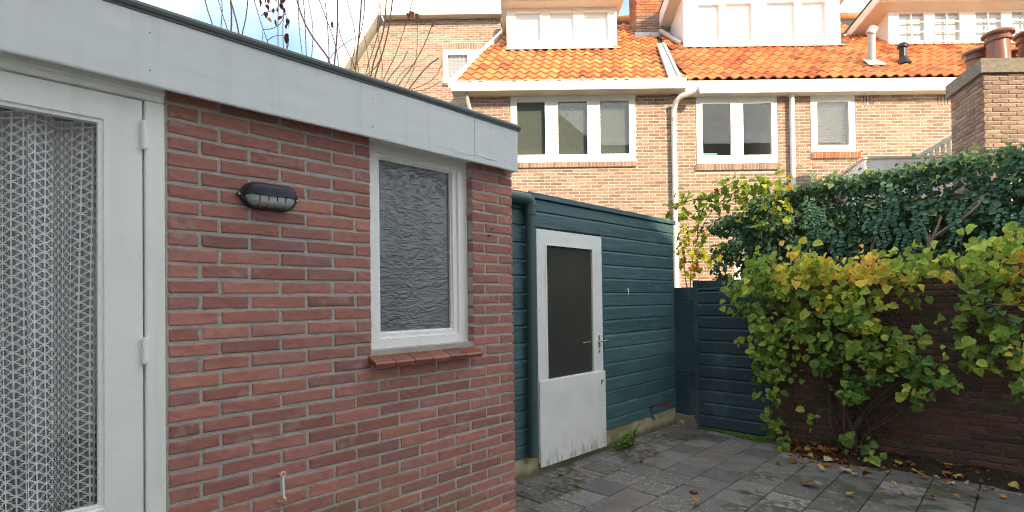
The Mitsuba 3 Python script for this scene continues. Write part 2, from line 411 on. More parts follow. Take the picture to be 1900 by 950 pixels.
def brick_mesh(u0, u1, z0, z1, proud, depth=0.05, ch=0.004, jit=0.0015, r=None):
    """a brick in (u, n, z): its face at n = proud, its back depth behind that"""
    r = r or rng
    um, zm = (u0 + u1) / 2 + r.uniform(-0.02, 0.02) * min(1, (u1 - u0) / 0.2), (z0 + z1) / 2
    a = np.array([(u0, z0), (um, z0), (u1, z0), (u1, zm), (u1, z1), (um, z1), (u0, z1), (u0, zm)])
    dirs = np.array([(1, 1), (0, 1), (-1, 1), (-1, 0), (-1, -1), (0, -1), (1, -1), (1, 0)])
    a = a + r.uniform(-jit, jit, (8, 2)); c = ch * dirs * r.uniform(0.6, 1.5, (8, 1))
    tilt = r.uniform(-0.0012, 0.0012, 8); n = 8
    v = [(x, proud - depth, y) for x, y in a] + [(x, proud - ch, y) for x, y in a] + [(x, proud + d, y) for (x, y), d in zip(a + c, tilt)]
    f = []
    for o in (0, n):
        for i in range(n):
            j = (i + 1) % n
            f += [(o + i, o + j, o + n + j), (o + i, o + n + j, o + n + i)]
    f += [(2 * n + p, 2 * n + q, 2 * n + w) for p, q, w in ((0, 1, 7), (1, 5, 6), (1, 6, 7), (1, 2, 3), (1, 3, 5), (3, 4, 5))]
    return mesh(v, f)


def lay(parent, name, rects, M, mat, nparts, proud=(0.0, 0.0), order=None, depth=0.05, ch=0.004, jit=0.0015, rest='brickwork', seed=1):
    r = np.random.default_rng(seed)
    if order: rects = sorted(rects, key=order)
    ms, uvs = [], []
    for i, q in enumerate(rects):
        m = tf(brick_mesh(*q, r.uniform(*proud), depth, ch, jit, r), M)
        uv = r.random(2)
        if i < nparts:
            add(parent, name, m, mat, uv=uv)
        else:
            ms.append(m); uvs.append(np.tile(uv, (len(m.vertices), 1)))
    if ms:
        m = cat(ms)
        k = add(parent, rest, m, mat, uv=np.vstack(uvs)); stuff(k)


def slab_wall(u0, u1, z0, z1, openings, n0, n1, M):
    return tf(ring(u0, u1, z0, z1, openings, n0, n1), M)


# ================================================================== SETTING: ground
struct('ground', mesh([(-80, -60, -0.03), (80, -60, -0.03), (80, 90, -0.03), (-80, 90, -0.03)], [(0, 1, 2), (0, 2, 3)]), 'grass_ground', 'ground of the gardens beyond the yard')
base = mesh([gp(-3.6, -6, -0.012), gp(5.5, -6, -0.012), gp(5.5, 6.3, -0.012), gp(-3.6, 6.3, -0.012)], [(0, 1, 2), (0, 2, 3)])
patio = struct('patio', base, 'joint_sand', 'bed of mossy sand under the paving slabs')
r = np.random.default_rng(11)
cols = np.arange(-3.075 - 0.305, 1.4, 0.305)
offs = {-3.075: 3.75, -2.77: 3.92, -2.465: 4.49}
tiles = []
for ci, t0 in enumerate(cols):
    so = {1: 3.75, 2: 3.92, 3: 4.49 - 0.0, 4: 3.97, 5: 4.12, 6: 3.99}.get(ci, 3.97 + 0.152 * (ci % 2))
    s0 = so - 0.305 * 12
    while s0 < 6.2:
        a, b, c, d = max(t0, -3.25), t0 + 0.305, s0, min(s0 + 0.305, 6.24)
        if b - a > 0.05 and d - c > 0.05 and d > 1.2: tiles.append((a, b, c, d))
        s0 += 0.305
tiles.sort(key=lambda q: -q[3] + 0.8 * abs(q[0] + 1.6) - (3 if q[0] < 0.2 else 0))
rest, restuv = [], []
for i, (a, b, c, d) in enumerate(tiles):
    g, ch = 0.0035, 0.005
    tilt = r.uniform(-0.0035, 0.0035, 4); a2, b2, c2, d2 = a + g, b - g, c + g, d - g
    js = r.uniform(-0.002, 0.002, (4, 2))
    cor = np.array([(a2, c2), (b2, c2), (b2, d2), (a2, d2)]) + js
    inn = cor + np.array([(ch, ch), (-ch, ch), (-ch, -ch), (ch, -ch)])
    v = [(x, y, -0.04) for x, y in cor] + [(x, y, -0.006 + z) for (x, y), z in zip(cor, tilt)] + [(x, y, z) for (x, y), z in zip(inn, tilt)]
    f = []
    for o in (0, 4):
        for k in range(4):
            j = (k + 1) % 4
            f += [(o + k, o + j, o + 4 + j), (o + k, o + 4 + j, o + 4 + k)]
    f += [(8, 9, 10), (8, 10, 11)]
    m = tf(mesh(v, f), MG); uv = r.random(2)
    if i < 280: add(patio, 'paving_slab', m, 'slab', uv=uv)
    else: rest.append(m); restuv.append(np.tile(uv, (len(m.vertices), 1)))
if rest: stuff(add(patio, 'far_slabs', cat(rest), 'slab', uv=np.vstack(restuv)))


# soil bed along the garden wall
def soil_h(t, s):
    q = np.stack([t * 7, s * 7, t * 0], -1)
    n = meshkit.fbm(q, 4, 3)
    edge = np.clip((s - (5.62 + 0.16 * meshkit.noise(np.stack([t * 2.2, t * 0, t * 0], -1), 5))) / 0.35, 0, 1)
    lf = np.clip((t + 2.02) / 0.35, 0, 1)
    return -0.028 + (0.03 + 0.075 * n) * edge * lf + 0.03 * (s - 5.9).clip(0) * edge


tt, ss = np.meshgrid(np.linspace(-2.1, 1.5, 110), np.linspace(5.5, 6.26, 30), indexing='ij')
zz = soil_h(tt, ss)
vv = np.stack([tt, ss, zz], -1).reshape(-1, 3)
i, j = np.meshgrid(np.arange(109), np.arange(29), indexing='ij')
q = np.stack([i * 30 + j, (i + 1) * 30 + j, (i + 1) * 30 + j + 1, i * 30 + j + 1], -1).reshape(-1, 4)
struct('soil_bed', mesh(vv, np.vstack([q[:, [0, 1, 2]], q[:, [0, 2, 3]]])), 'soil', 'dark soil bed along the foot of the garden wall', smooth=True, M=MG)

# ================================================================== LEFT EXTENSION
TE = -2.12                                    # plane of the wall face
ext = thing('brick_extension', 'single-storey red brick extension with grey-white roof fascia and frosted window', 'building')
ML = frame(gp(TE, 0), GW, GT)                 # (u = s, n = out of the wall, z)
S1 = 2.19
WIN = (1.272, 1.886, 1.371, 2.42)
DOOR = (-0.62, 0.476, -0.1, 2.42)
wl = add(ext, 'wall', cat([slab_wall(-1.6, S1 - 0.012, -0.02, 2.36, [(WIN[0], WIN[1], WIN[2], 2.34), (DOOR[0], DOOR[1], 0.0, 2.33)], -0.11, -0.0035, ML),
                           tf(bx(S1 - 0.11, S1 - 0.012, -2.6, -0.11, -0.02, 2.36), ML), tf(bx(-1.6, S1 - 0.12, -2.6, -2.5, -0.02, 2.36), ML), tf(bx(-1.6, -1.5, -2.5, -0.11, -0.02, 2.36), ML)]), 'grey_mortar')
rows = [[0.482, 0.587, 0.755], [0.482, 0.650]]     # joints nearest the door, alternating courses
z0 = 2.227 - 0.0435 - 39 * 0.0555          # one course's top lies at 2.227
rects = brick_rects(0.482, S1, z0, 2.345, L=0.2085, h=0.0435, jt=0.012, first=rows, openings=[(WIN[0], WIN[1], WIN[2] - 0.075, 2.5)])
rects += brick_rects(-1.6, DOOR[0] - 0.01, z0, 2.345, L=0.2085, h=0.0435, jt=0.012)
lay(wl, 'brick', rects, ML, 'red_brick', 296, (-0.0005, 0.0022), order=lambda q: -q[2] + 0.55 * (1.2 - q[0]) * (q[0] < 1.2) + 100 * (q[0] < 0.3), seed=5, jit=0.0022, ch=0.0035)
# bricks of the corner's far side and of the window reveal
MC = frame(gp(TE, S1), -GT, GW)
lay(wl, 'corner_brick', brick_rects(0.0, 1.2, z0, 2.345, h=0.0435), MC, 'red_brick', 0, (-0.001, 0.002), rest='corner_brickwork', seed=6)
MR = frame(gp(TE - 0.001, WIN[1] + 0.003), -GT, -GW)
lay(wl, 'reveal_brick', brick_rects(0.004, 0.105, z0, 2.345, h=0.0435), MR, 'red_brick', 0, (-0.001, 0.001), depth=0.02, rest='reveal_brickwork', seed=7)

# roof, fascia, trim
roof = add(ext, 'roof', tf(bx(-1.7, 2.10, -2.7, 0.05, 2.43, 2.525), ML), 'roof_felt')
fas = []
for a, b in ((-1.6, 1.8325), (1.8355, 2.158)):
    fas.append((a, b))
wav = np.random.default_rng(3)
for a, b in fas:
    n = max(3, int((b - a) / 0.12)); u = np.linspace(a, b, n)
    lo = 2.305 + 0.0015 * np.sin(u * 7); k = len(u)
    prof = [(0.060, 2.306), (0.078, 2.304), (0.080, 2.309), (0.081, 2.42), (0.0825, 2.532), (0.060, 2.536)]
    v, f = [], []
    for uu, l in zip(u, lo):
        for nn, z in prof: v.append((uu, nn + 0.0018 * math.sin(uu * 5.1), z + (l - 2.305) * (z < 2.4)))
    P_ = len(prof)
    for x in range(k - 1):
        for y in range(P_):
            y2 = (y + 1) % P_
            f += [(x * P_ + y, (x + 1) * P_ + y, (x + 1) * P_ + y2), (x * P_ + y, (x + 1) * P_ + y2, x * P_ + y2)]
    for o in (0, (k - 1) * P_):
        f += [(o, o + y, o + y + 1) for y in range(1, P_ - 1)]
    add(ext, 'fascia_board', tf(mesh(v, f), ML), 'fascia_paint')
add(ext, 'fascia_board', tf(bx(2.13, 2.156, -2.6, 0.058, 2.306, 2.53), ML), 'fascia_paint')
for pts_ in ([(1.50, 2.352), (1.60, 2.346), (1.72, 2.338), (1.828, 2.333)], [(1.58, 2.340), (1.70, 2.330), (1.80, 2.328)], [(1.84, 2.345), (1.92, 2.338), (2.0, 2.336)]):
    add(ext, 'peeling_seam', tf(tube([(a, 0.0815, b) for a, b in pts_], [0.0008, 0.0022, 0.0008], 5, 14), ML), 'fascia_paint')
nl = [tube([(a, 0.08, b), (a, 0.0835, b)], 0.0022, 7) for a in np.arange(-0.4, 2.1, 0.82) for b in (2.352, 2.475)]
stuff(add(ext, 'nail_heads', tf(cat(nl), ML), 'dark_trim'))
add(ext, 'soffit', tf(bx(-1.6, 2.128, -0.05, 0.058, 2.332, 2.345), ML), 'cream_paint')
add(ext, 'roof_trim', tf(cat([tube([(-1.7, 0.078, 2.552), (2.172, 0.078, 2.552)], 0.0175, 10), bx(-1.7, 2.172, 0.0, 0.088, 2.533, 2.545), tube([(2.165, 0.078, 2.552), (2.165, -2.6, 2.552)], 0.0175, 10)]), ML), 'dark_trim', smooth=35)

# frosted window
w0, w1, wz0, wz1 = WIN[0] + 0.002, WIN[1] - 0.002, WIN[2] + 0.001, 2.335
fr = ring(w0, w1, wz0, wz1, [(w0 + 0.062, w1 - 0.062, wz0 + 0.045, wz1 - 0.05)], -0.115, -0.045)
fr2 = ring(w0 + 0.050, w1 - 0.050, wz0 + 0.030, wz1 - 0.036, [(w0 + 0.076, w1 - 0.092, wz0 + 0.068, wz1 - 0.066)], -0.10, -0.055)
bead = ring(w0 + 0.070, w1 - 0.086, wz0 + 0.062, wz1 - 0.060, [(w0 + 0.084, w1 - 0.101, wz0 + 0.076, wz1 - 0.074)], -0.10, -0.064)
win = add(ext, 'window', tf(fr, ML), 'white_paint')
add(win, 'sash', tf(cat([fr2, bead]), ML), 'white_paint')
add(win, 'pane', tf(bx(w0 + 0.075, w1 - 0.092, -0.085, -0.078, wz0 + 0.066, wz1 - 0.065), ML), 'figured_glass')
sill = add(ext, 'sill', tf(bx(1.268, 1.872, -0.07, 0.004, 1.296, 1.318), ML), 'grey_mortar')
n_s = 6; e = np.linspace(1.252, 1.884, n_s + 1)
for k in range(n_s):
    a, b = e[k] + 0.002, e[k + 1] - 0.002; dz = r.uniform(-0.0015, 0.0015)
    top = [(a, -0.055, 1.366), (b, -0.055, 1.366), (b, 0.060, 1.322 + dz), (a, 0.060, 1.322 + dz), (a, 0.066, 1.314 + dz), (b, 0.066, 1.314 + dz)]
    bot = [(a, -0.055, 1.342), (b, -0.055, 1.342), (b, 0.064, 1.296 + dz), (a, 0.064, 1.296 + dz)]
    add(sill, 'sill_tile', tf(hull(top + bot), ML), 'glazed_tile', uv=r.random(2))

# door frame, door leaf, hinges
d0, d1 = DOOR[0] + 0.004, 0.476
add(ext, 'door_frame', tf(cat([bx(0.4185, d1, -0.10, 0.012, 0.0, 2.2735, 0.004), bx(d0, d0 + 0.06, -0.10, 0.012, 0.0, 2.2735, 0.004), bx(d0, d1, -0.10, 0.012, 2.276, 2.331, 0.004),
                               bx(d0, d1, 0.0, 0.028, 2.296, 2.330, 0.006)]), ML), 'cream_paint')
L0, L1 = -0.552, 0.4125
door = add(ext, 'door', tf(ring(L0, L1, 0.02, 2.270, [(-0.45, 0.310, 0.945, 2.186)], -0.05, 0.008), ML), 'cream_paint')
b1 = ring(-0.452, 0.312, 0.943, 2.188, [(-0.438, 0.2955, 0.957, 2.173)], -0.03, 0.001)
add(door, 'glazing_bead', tf(b1, ML), 'cream_paint')
add(door, 'pane', tf(mesh([(-0.445, -0.02, 0.95), (0.303, -0.02, 0.95), (0.303, -0.02, 2.18), (-0.445, -0.02, 2.18)], [(0, 1, 2), (0, 2, 3)]), ML), 'glass')
for za, zb in ((2.112, 2.202), (1.398, 1.482)):
    zm = (za + zb) / 2
    h = cat([tube([(0.4155, 0.019, za), (0.4155, 0.019, zb)], 0.0085, 12), tube([(0.4155, 0.019, za - 0.006), (0.4155, 0.019, za + 0.001)], [0.006, 0.0092], 12), tube([(0.4155, 0.019, zm - 0.0012), (0.4155, 0.019, zm + 0.0012)], 0.0092, 12),
             bx(0.4195, 0.436, 0.0115, 0.0145, za, zb)])
    add(door, 'hinge', tf(h, ML), 'cream_paint', smooth=40)
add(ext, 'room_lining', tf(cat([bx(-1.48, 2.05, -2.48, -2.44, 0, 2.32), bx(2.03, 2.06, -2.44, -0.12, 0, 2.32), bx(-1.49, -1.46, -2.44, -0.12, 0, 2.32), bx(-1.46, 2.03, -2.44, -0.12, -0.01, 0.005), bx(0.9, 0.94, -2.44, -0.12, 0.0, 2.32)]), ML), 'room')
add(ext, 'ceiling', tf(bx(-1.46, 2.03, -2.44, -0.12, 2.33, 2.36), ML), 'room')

# net curtain behind the door pane: threads of a starred lattice hung in folds
c_, h_ = 0.0166, 0.0290


def cloth(a, z):
    z = np.asarray(z, float); a = np.asarray(a, float)
    ph = a * 43 + 1.3 * np.sin(a * 12.7 + 0.5) + 0.7 * np.sin(a * 29 + 1.1) + 0.3 * np.sin(z * 2.1 + a * 6)
    n = -0.092 + 0.033 * np.sin(ph) + 0.006 * np.sin(a * 131 + z)
    s = a * 0.80 + 0.0105 * np.sin(2 * ph + 0.4) + 0.004 * np.sin(z * 1.7 + a * 9)
    return np.stack([s, n, z + 0.004 * np.sin(a * 40)], -1)


cv, cf = [], []


def ribbon(pts_a, pts_z, width):
    p = cloth(pts_a, pts_z); d = np.gradient(np.stack([pts_a, pts_z], -1), axis=0); d /= np.linalg.norm(d, axis=1, keepdims=True) + 1e-9
    o = np.stack([-d[:, 1], d[:, 0]], -1) * (np.asarray(width).reshape(-1, 1) / 2)
    A = cloth(pts_a + o[:, 0], pts_z + o[:, 1]); B = cloth(pts_a - o[:, 0], pts_z - o[:, 1]); k = sum(len(x) for x in cv)
    n = len(p); cv.append(np.vstack([A, B]))
    for i in range(n - 1): cf.append([(k + i, k + i + 1, k + n + i + 1), (k + i, k + n + i + 1, k + n + i)])


na = int(0.98 / c_); ztop, zbot = 2.17, 0.80
for i in range(na):
    a = -0.58 + i * c_
    zs = np.linspace(zbot, ztop + 0.02, 60); ribbon(np.full(60, a), zs, 0.0028)
    for j in range(int((ztop - zbot) / h_)):
        z = zbot + (j + 0.5 * (i % 2)) * h_
        for s1, s2, wd in ((1, 0.5, 0.0026), (1, -0.5, 0.0026), (1, 0.22, 0.0015), (1, -0.22, 0.0015)):
            f_ = 1.0 if abs(s2) == 0.5 else 0.62
            ribbon(np.array([a, a + 0.3 * c_ * s1 * f_, a + c_ * s1 * f_]), np.array([z, z + 0.28 * h_ * s2 * f_, z + h_ * s2 * f_]), [wd * 1.8, wd, wd])
            if abs(s2) < 0.5: ribbon(np.array([a, a - 0.3 * c_ * f_, a - c_ * f_]), np.array([z, z + 0.28 * h_ * s2 * f_, z + h_ * s2 * f_]), [wd * 1.8, wd, wd])
        ribbon(np.array([a, a]), np.array([z - 0.0048, z + 0.0048]), 0.0068)
for z in (ztop + 0.0, ztop + 0.02):
    a = np.linspace(-0.58, 0.40, 160); ribbon(a, np.full(160, z), 0.004)
cm = mesh(np.vstack(cv), np.vstack([np.array(x) for x in cf]))
cur = thing('net_curtain', 'white net curtain with a starred triangle lattice hanging behind the door pane', 'curtain')
add(cur, 'net', cm, 'net', M=ML)
va, vz = np.meshgrid(np.linspace(-0.58, 0.40, 220), np.linspace(0.8, 2.19, 30), indexing='ij')
vp = cloth(va.ravel(), vz.ravel()); vp[:, 1] -= 0.004
i, j = np.meshgrid(np.arange(219), np.arange(29), indexing='ij'); q = np.stack([i * 30 + j, (i + 1) * 30 + j, (i + 1) * 30 + j + 1, i * 30 + j + 1], -1).reshape(-1, 4)
add(cur, 'voile', mesh(vp, np.vstack([q[:, [0, 1, 2]], q[:, [0, 2, 3]]])), 'voile', smooth=True, M=ML)
add(cur, 'rod', tube([(-0.60, -0.085, 2.196), (0.36, -0.085, 2.196)], 0.006, 8), 'white_paint', M=ML)

# bulkhead lamp on the wall
lamp = thing('wall_lamp', 'black oval bulkhead lamp with half-hood and ribbed glass on the red brick wall', 'lamp')


def stadium(L, R, k=14):
    a = np.linspace(-np.pi / 2, np.pi / 2, k)
    return np.vstack([np.stack([L + R * np.cos(a), R * np.sin(a)], 1), np.stack([-L - R * np.cos(a), -R * np.sin(a)], 1)])


def loft(rings):
    n = len(rings[0]); v = np.vstack(rings); f = []
    for k in range(len(rings) - 1):
        for i in range(n):
            j = (i + 1) % n
            f += [(k * n + i, k * n + j, (k + 1) * n + j), (k * n + i, (k + 1) * n + j, (k + 1) * n + i)]
    o = (len(rings) - 1) * n
    f += [(o, o + i, o + i + 1) for i in range(1, n - 1)]
    return mesh(v, f)


def oval(L, R, n, du=0, dz=0):
    p = stadium(L, R); return np.stack([p[:, 0] + du, np.full(len(p), n), p[:, 1] + dz], 1)


MLa = ML @ np.array([[1, 0, 0, 0.822], [0, 1, 0, 0.0025], [0, 0, 1, 2.0], [0, 0, 0, 1.0]])
add(lamp, 'base', loft([oval(0.055, 0.050, 0), oval(0.055, 0.050, 0.014), oval(0.052, 0.046, 0.020)]), 'black_metal', smooth=30, M=MLa)
dome = [oval(0.050 * k, 0.0415 * k ** 0.7, n) for k, n in ((1, 0.018), (0.985, 0.034), (0.93, 0.046), (0.80, 0.055), (0.55, 0.060), (0.2, 0.0615))]
add(lamp, 'glass', loft(dome), 'lamp_glass', smooth=60, M=MLa)
hd = [oval(0.053 * k, 0.046 * k ** 0.7, n) for k, n in ((1, 0.018), (0.99, 0.038), (0.94, 0.051), (0.82, 0.061), (0.58, 0.066), (0.22, 0.067))]
hm = loft(hd); hm = trimesh.intersections.slice_mesh_plane(mesh(hm.vertices, hm.faces), (0, 0, 1), (0, 0, -0.002))
add(lamp, 'hood', hm, 'lamp_enamel', smooth=50, M=MLa)
for du in (-0.052, -0.020, 0.012, 0.044):
    w_ = []
    for k in np.linspace(0, 1, 9):
        zz_ = -0.002 - k * 0.041; bulge = math.sqrt(max(0.0, 1 - (zz_ / 0.0445) ** 2)); w_.append((du, 0.020 + 0.044 * bulge ** 0.7, zz_))
    add(lamp, 'rib', tube(w_, 0.0016, 6), 'black_metal', smooth=40, M=MLa)
add(lamp, 'rim', tube([(-0.100, 0.024, -0.002), (-0.078, 0.050, -0.002), (0.0, 0.0675, -0.002), (0.078, 0.050, -0.002), (0.100, 0.024, -0.002)], 0.0022, 6, 24), 'black_metal', smooth=40, M=MLa)
for du in (-0.109, 0.109):
    add(lamp, 'lug', tube([(du, 0, 0), (du, 0.012, 0)], 0.008, 10), 'black_metal', smooth=40, M=MLa)
    add(lamp, 'screw', tube([(du, 0.012, 0), (du, 0.016, 0)], 0.004, 8), 'steel', M=MLa)

# hook-and-eye
hk = thing('door_hook', 'small rusty hook and eye with pale rod low on the red brick wall', 'hook')
rg = [(0.862 + 0.008 * math.cos(a), 0.030, 0.926 + 0.009 * math.sin(a)) for a in np.linspace(0, 2 * math.pi, 15)]
add(hk, 'eye', cat([tube(rg, 0.0040, 6), tube([(0.858, -0.004, 0.924), (0.854, 0.03, 0.922)], 0.0035, 6)]), 'rust', smooth=40, M=ML)
add(hk, 'rod', tube([(0.861, 0.031, 0.918), (0.862, 0.031, 0.88), (0.8635, 0.031, 0.835), (0.866, 0.031, 0.832), (0.871, 0.031, 0.835)], 0.0042, 7), 'white_paint', smooth=40, M=ML)
add(hk, 'catch', tube([(0.856, -0.004, 0.818), (0.862, 0.026, 0.820), (0.870, 0.033, 0.827), (0.872, 0.033, 0.833)], 0.0032, 7, 14), 'rust', smooth=40, M=ML)
for uu, z_, lb in ((2.02, 1.985, 'upper'), (2.0, 1.945, 'lower')):
    tag(add(None, 'wall_plug', tube([(uu, -0.004, z_), (uu, 0.012, z_ - 0.004)], [0.006, 0.003], 7), 'black_metal', M=ML), lb + ' of two tiny dark fixing stubs in the narrow brick pier right of the window', 'fixing', 'old fixings in the brick pier')

# ================================================================== TEAL SHED
TS, SS0, SS1 = -3.23, 2.25, 6.25
shed = thing('garden_shed', 'flat-roofed teal timber shed with horizontal boards and white door', 'shed')
MS = frame(gp(TS, 0), GW, GT)
add(shed, 'core', tf(cat([ring(SS0, SS1 - 0.02, 0.0, 2.50, [(3.66, 4.64, 0.10, 2.21)], -0.08, -0.022), bx(SS1 - 0.06, SS1 - 0.012, -1.1, -0.02, 0.0, 2.5), bx(SS0, SS1 - 0.02, -1.12, -1.08, 0, 2.5), bx(SS0, SS0 + 0.03, -1.08, -0.08, 0, 2.5)]), MS), 'teal_dark')
add(shed, 'plinth', tf(bx(SS0, SS1 - 0.006, -0.10, -0.006, -0.03, 0.212, 0.006), MS), 'plinth')
add(shed, 'roof', tf(cat([bx(SS0, SS1 + 0.02, -1.15, 0.016, 2.535, 2.552)]), MS), 'roof_felt')
add(shed, 'roof_trim', tf(cat([bx(3.52, SS1 + 0.028, 0.012, 0.030, 2.512, 2.562, 0.004), bx(SS1 + 0.010, SS1 + 0.028, -1.15, 0.011, 2.512, 2.562)]), MS), 'teal_wood', uv=(0.3, 0.3))
BZ = [0.196, 0.318, 0.466, 0.617, 0.759, 0.910, 1.070, 1.218, 1.369, 1.514, 1.663, 1.815, 1.958, 2.107, 2.263, 2.407, 2.530]
r = np.random.default_rng(21)


def board(a, b, z0, z1, n=None, wav=0.0012, ragged=None):
    """weatherboard: proud face, bevel at the top that runs under the next board"""
    n = n or max(2, int((b - a) / 0.10)); u = np.linspace(a, b, n)
    ph = r.uniform(0, 6, 3); w = wav * (np.sin(u * 3.1 + ph[0]) + 0.6 * np.sin(u * 7.3 + ph[1])); w2 = 0.0012 * np.sin(u * 5 + ph[2])
    v, f = [], []
    for i_, uu in enumerate(u):
        zb = z0 - 0.004 + w[i_] + (ragged[i_] if ragged is not None else 0)
        pr = [(-0.018, zb), (0.0, zb), (0.003, zb + 0.004), (0.003 + w2[i_], z1 - 0.030), (-0.0105, z1 - 0.006 + w[i_] * 0.5), (-0.018, z1)]
        v += [(uu, nn, z) for nn, z in pr]
    k = len(pr)
    for x in range(n - 1):
        for y in range(k - 1):
            f += [(x * k + y, (x + 1) * k + y, (x + 1) * k + y + 1), (x * k + y, (x + 1) * k + y + 1, x * k + y + 1)]
    for o in (0, (n - 1) * k): f += [(o, o + y, o + y + 1) for y in range(1, k - 1)]
    return mesh(v, f)


for za, zb in zip(BZ[:-1], BZ[1:]):
    if za > 2.25:
        spans = [(SS0, SS1)]
    else:
        spans = [(SS0, 3.575), (4.70, SS1)]
    for a, b in spans:
        rg = None
        if za < 0.2:
            if a > 4:
                add(shed, 'board', tf(board(4.70, 5.62, za, zb, 12, ragged=0.012 * r.random(12)), MS), 'teal_wood', uv=r.random(2)); a = 5.66
                n_ = 9; rg = 0.05 * np.r_[0.2, r.random(n_ - 2), 0.6]; 
                add(shed, 'board', tf(board(a, b, za + 0.01, zb - 0.01, n_, ragged=rg * 0.3), MS), 'teal_wood', uv=r.random(2)); continue
        add(shed, 'board', tf(board(a, b, za, zb, ragged=rg), MS), 'teal_wood', uv=r.random(2))
nl = [tube([(a + r.uniform(-0.006, 0.006), 0.0, z + 0.025), (a, 0.0045, z + 0.025)], 0.0032, 6) for a in (4.74, 5.47, 6.19) for z in BZ[1:-1]]
stuff(add(shed, 'nail_heads', tf(cat(nl), MS), 'teal_dark', uv=(0.1, 0.0)))
# split and rot in the lowest boards
add(shed, 'rotten_patch', tf(hull([(5.63, 0.0, 0.306), (5.72, 0.0038, 0.314), (5.95, 0.0042, 0.318), (6.12, 0.004, 0.312), (6.10, 0.0038, 0.262), (5.98, 0.0042, 0.275), (5.75, 0.004, 0.300), (5.7, -0.01, 0.30), (6.1, -0.01, 0.30)]), MS), 'rotten_wood')
add(shed, 'loose_splinter', tf(hull([(5.62, 0.0, 0.250), (5.655, 0.006, 0.255), (5.665, 0.022, 0.180), (5.70, 0.030, 0.135), (5.65, 0.012, 0.17), (5.64, -0.002, 0.23)]), MS), 'teal_dark', uv=(0.4, 0.3))
# jambs and head of the door opening
add(shed, 'door_jamb', tf(bx(3.578, 3.628, -0.02, 0.012, 0.20, 2.262, 0.003), MS), 'teal_wood', uv=(0.6, 0.35))
add(shed, 'door_jamb', tf(bx(4.668, 4.697, -0.02, 0.007, 0.20, 2.262, 0.003), MS), 'teal_wood', uv=(0.2, 0.3))
# the white door: framed top with wired pane, overlaid lower panel
sd = add(shed, 'door', tf(ring(3.634, 4.660, 0.105, 2.238, [(3.768, 4.492, 0.846, 2.098)], -0.03, 0.012), MS), 'shed_door_paint')
add(sd, 'glazing_bead', tf(ring(3.755, 4.505, 0.84, 2.112, [(3.772, 4.488, 0.85, 2.094)], 0.012, 0.017), MS), 'white_paint')
add(sd, 'pane', tf(bx(3.76, 4.50, -0.012, -0.006, 0.84, 2.11), MS), 'wired_glass')
pm = bx(3.640, 4.682, 0.0125, 0.024, 0.056, 0.842, 0.002); pm = mesh(pm.vertices, pm.faces); pm.vertices[:, 2] += np.where(pm.vertices[:, 2] < 0.3, -0.012 * (pm.vertices[:, 0] - 4.16), -0.010 * (pm.vertices[:, 0] - 4.16))
add(sd, 'lower_panel', tf(pm, MS), 'shed_door_paint')
hb = add(sd, 'handle', tf(cat([bx(4.578, 4.606, 0.0122, 0.0165, 1.085, 1.215, 0.001), tube([(4.592, 0.016, 1.150), (4.592, 0.050, 1.150)], 0.0075, 8), tube([(4.592, 0.050, 1.150), (4.66, 0.055, 1.156), (4.71, 0.052, 1.152)], 0.0065, 8, 10), tube([(4.555, 0.03, 1.148), (4.592, 0.042, 1.150)], 0.005, 8)]), MS), 'steel', smooth=40)
add(sd, 'keyhole', tf(bx(4.586, 4.598, 0.0122, 0.0142, 1.030, 1.062), MS), 'black_metal')
add(sd, 'inner_handle', tf(tube([(4.335, -0.004, 1.148), (4.42, -0.0045, 1.152), (4.485, -0.0045, 1.152)], 0.0045, 7), MS), 'steel', smooth=40)
for (u0_, z_), (u1_, z2_) in (((4.60, 0.745), (4.62, 0.70)), ((4.622, 0.728), (4.634, 0.745)), ((4.64, 0.75), (4.655, 0.742)), ((4.645, 0.115), (4.652, 0.085))):
    add(sd, 'paint_chip', tf(bx(u0_, u1_, 0.0235, 0.0248, min(z_, z2_), max(z_, z2_)), MS), 'rotten_wood')
# bird dropping on the boards
tag(add(None, 'bird_dropping', tf(hull([(5.17, 0.003, 1.70), (5.19, 0.003, 1.71), (5.187, 0.006, 1.66), (5.192, 0.003, 1.62), (5.178, 0.003, 1.64), (5.172, 0.005, 1.68)]), MS), 'white_paint'), 'white bird dropping streaked on the teal shed boards', 'bird dropping')
# gutter end and rainwater pipe
MP = MS @ np.array([[1, 0, 0, 3.492], [0, 1, 0, 0.062], [0, 0, 1, 0], [0, 0, 0, 1.0]])
dp = add(shed, 'downpipe', tf(tube([(0.0, 0, 0.205), (0.006, 0, 1.2), (0.010, 0, 2.40)], 0.0445, 20), MP), 'teal_pipe', smooth=40)
add(dp, 'socket', tf(tube([(0.010, 0, 2.34), (0.010, 0, 2.415)], 0.0535, 20), MP), 'teal_pipe', smooth=40)
add(dp, 'elbow', tf(tube([(0.010, 0, 2.42), (0.008, 0, 2.446), (-0.004, 0, 2.466), (-0.03, 0, 2.476), (-0.10, 0, 2.478), (-0.6, 0, 2.474), (-1.2, 0, 2.470)], 0.052, 20), MP), 'teal_pipe', smooth=50)
add(dp, 'bracket', tf(cat([tube([(0.003, 0, 0.672), (0.003, 0, 0.692)], 0.0475, 20), bx(-0.02, 0.02, -0.07, -0.04, 0.67, 0.694)]), MP), 'teal_pipe', smooth=40)

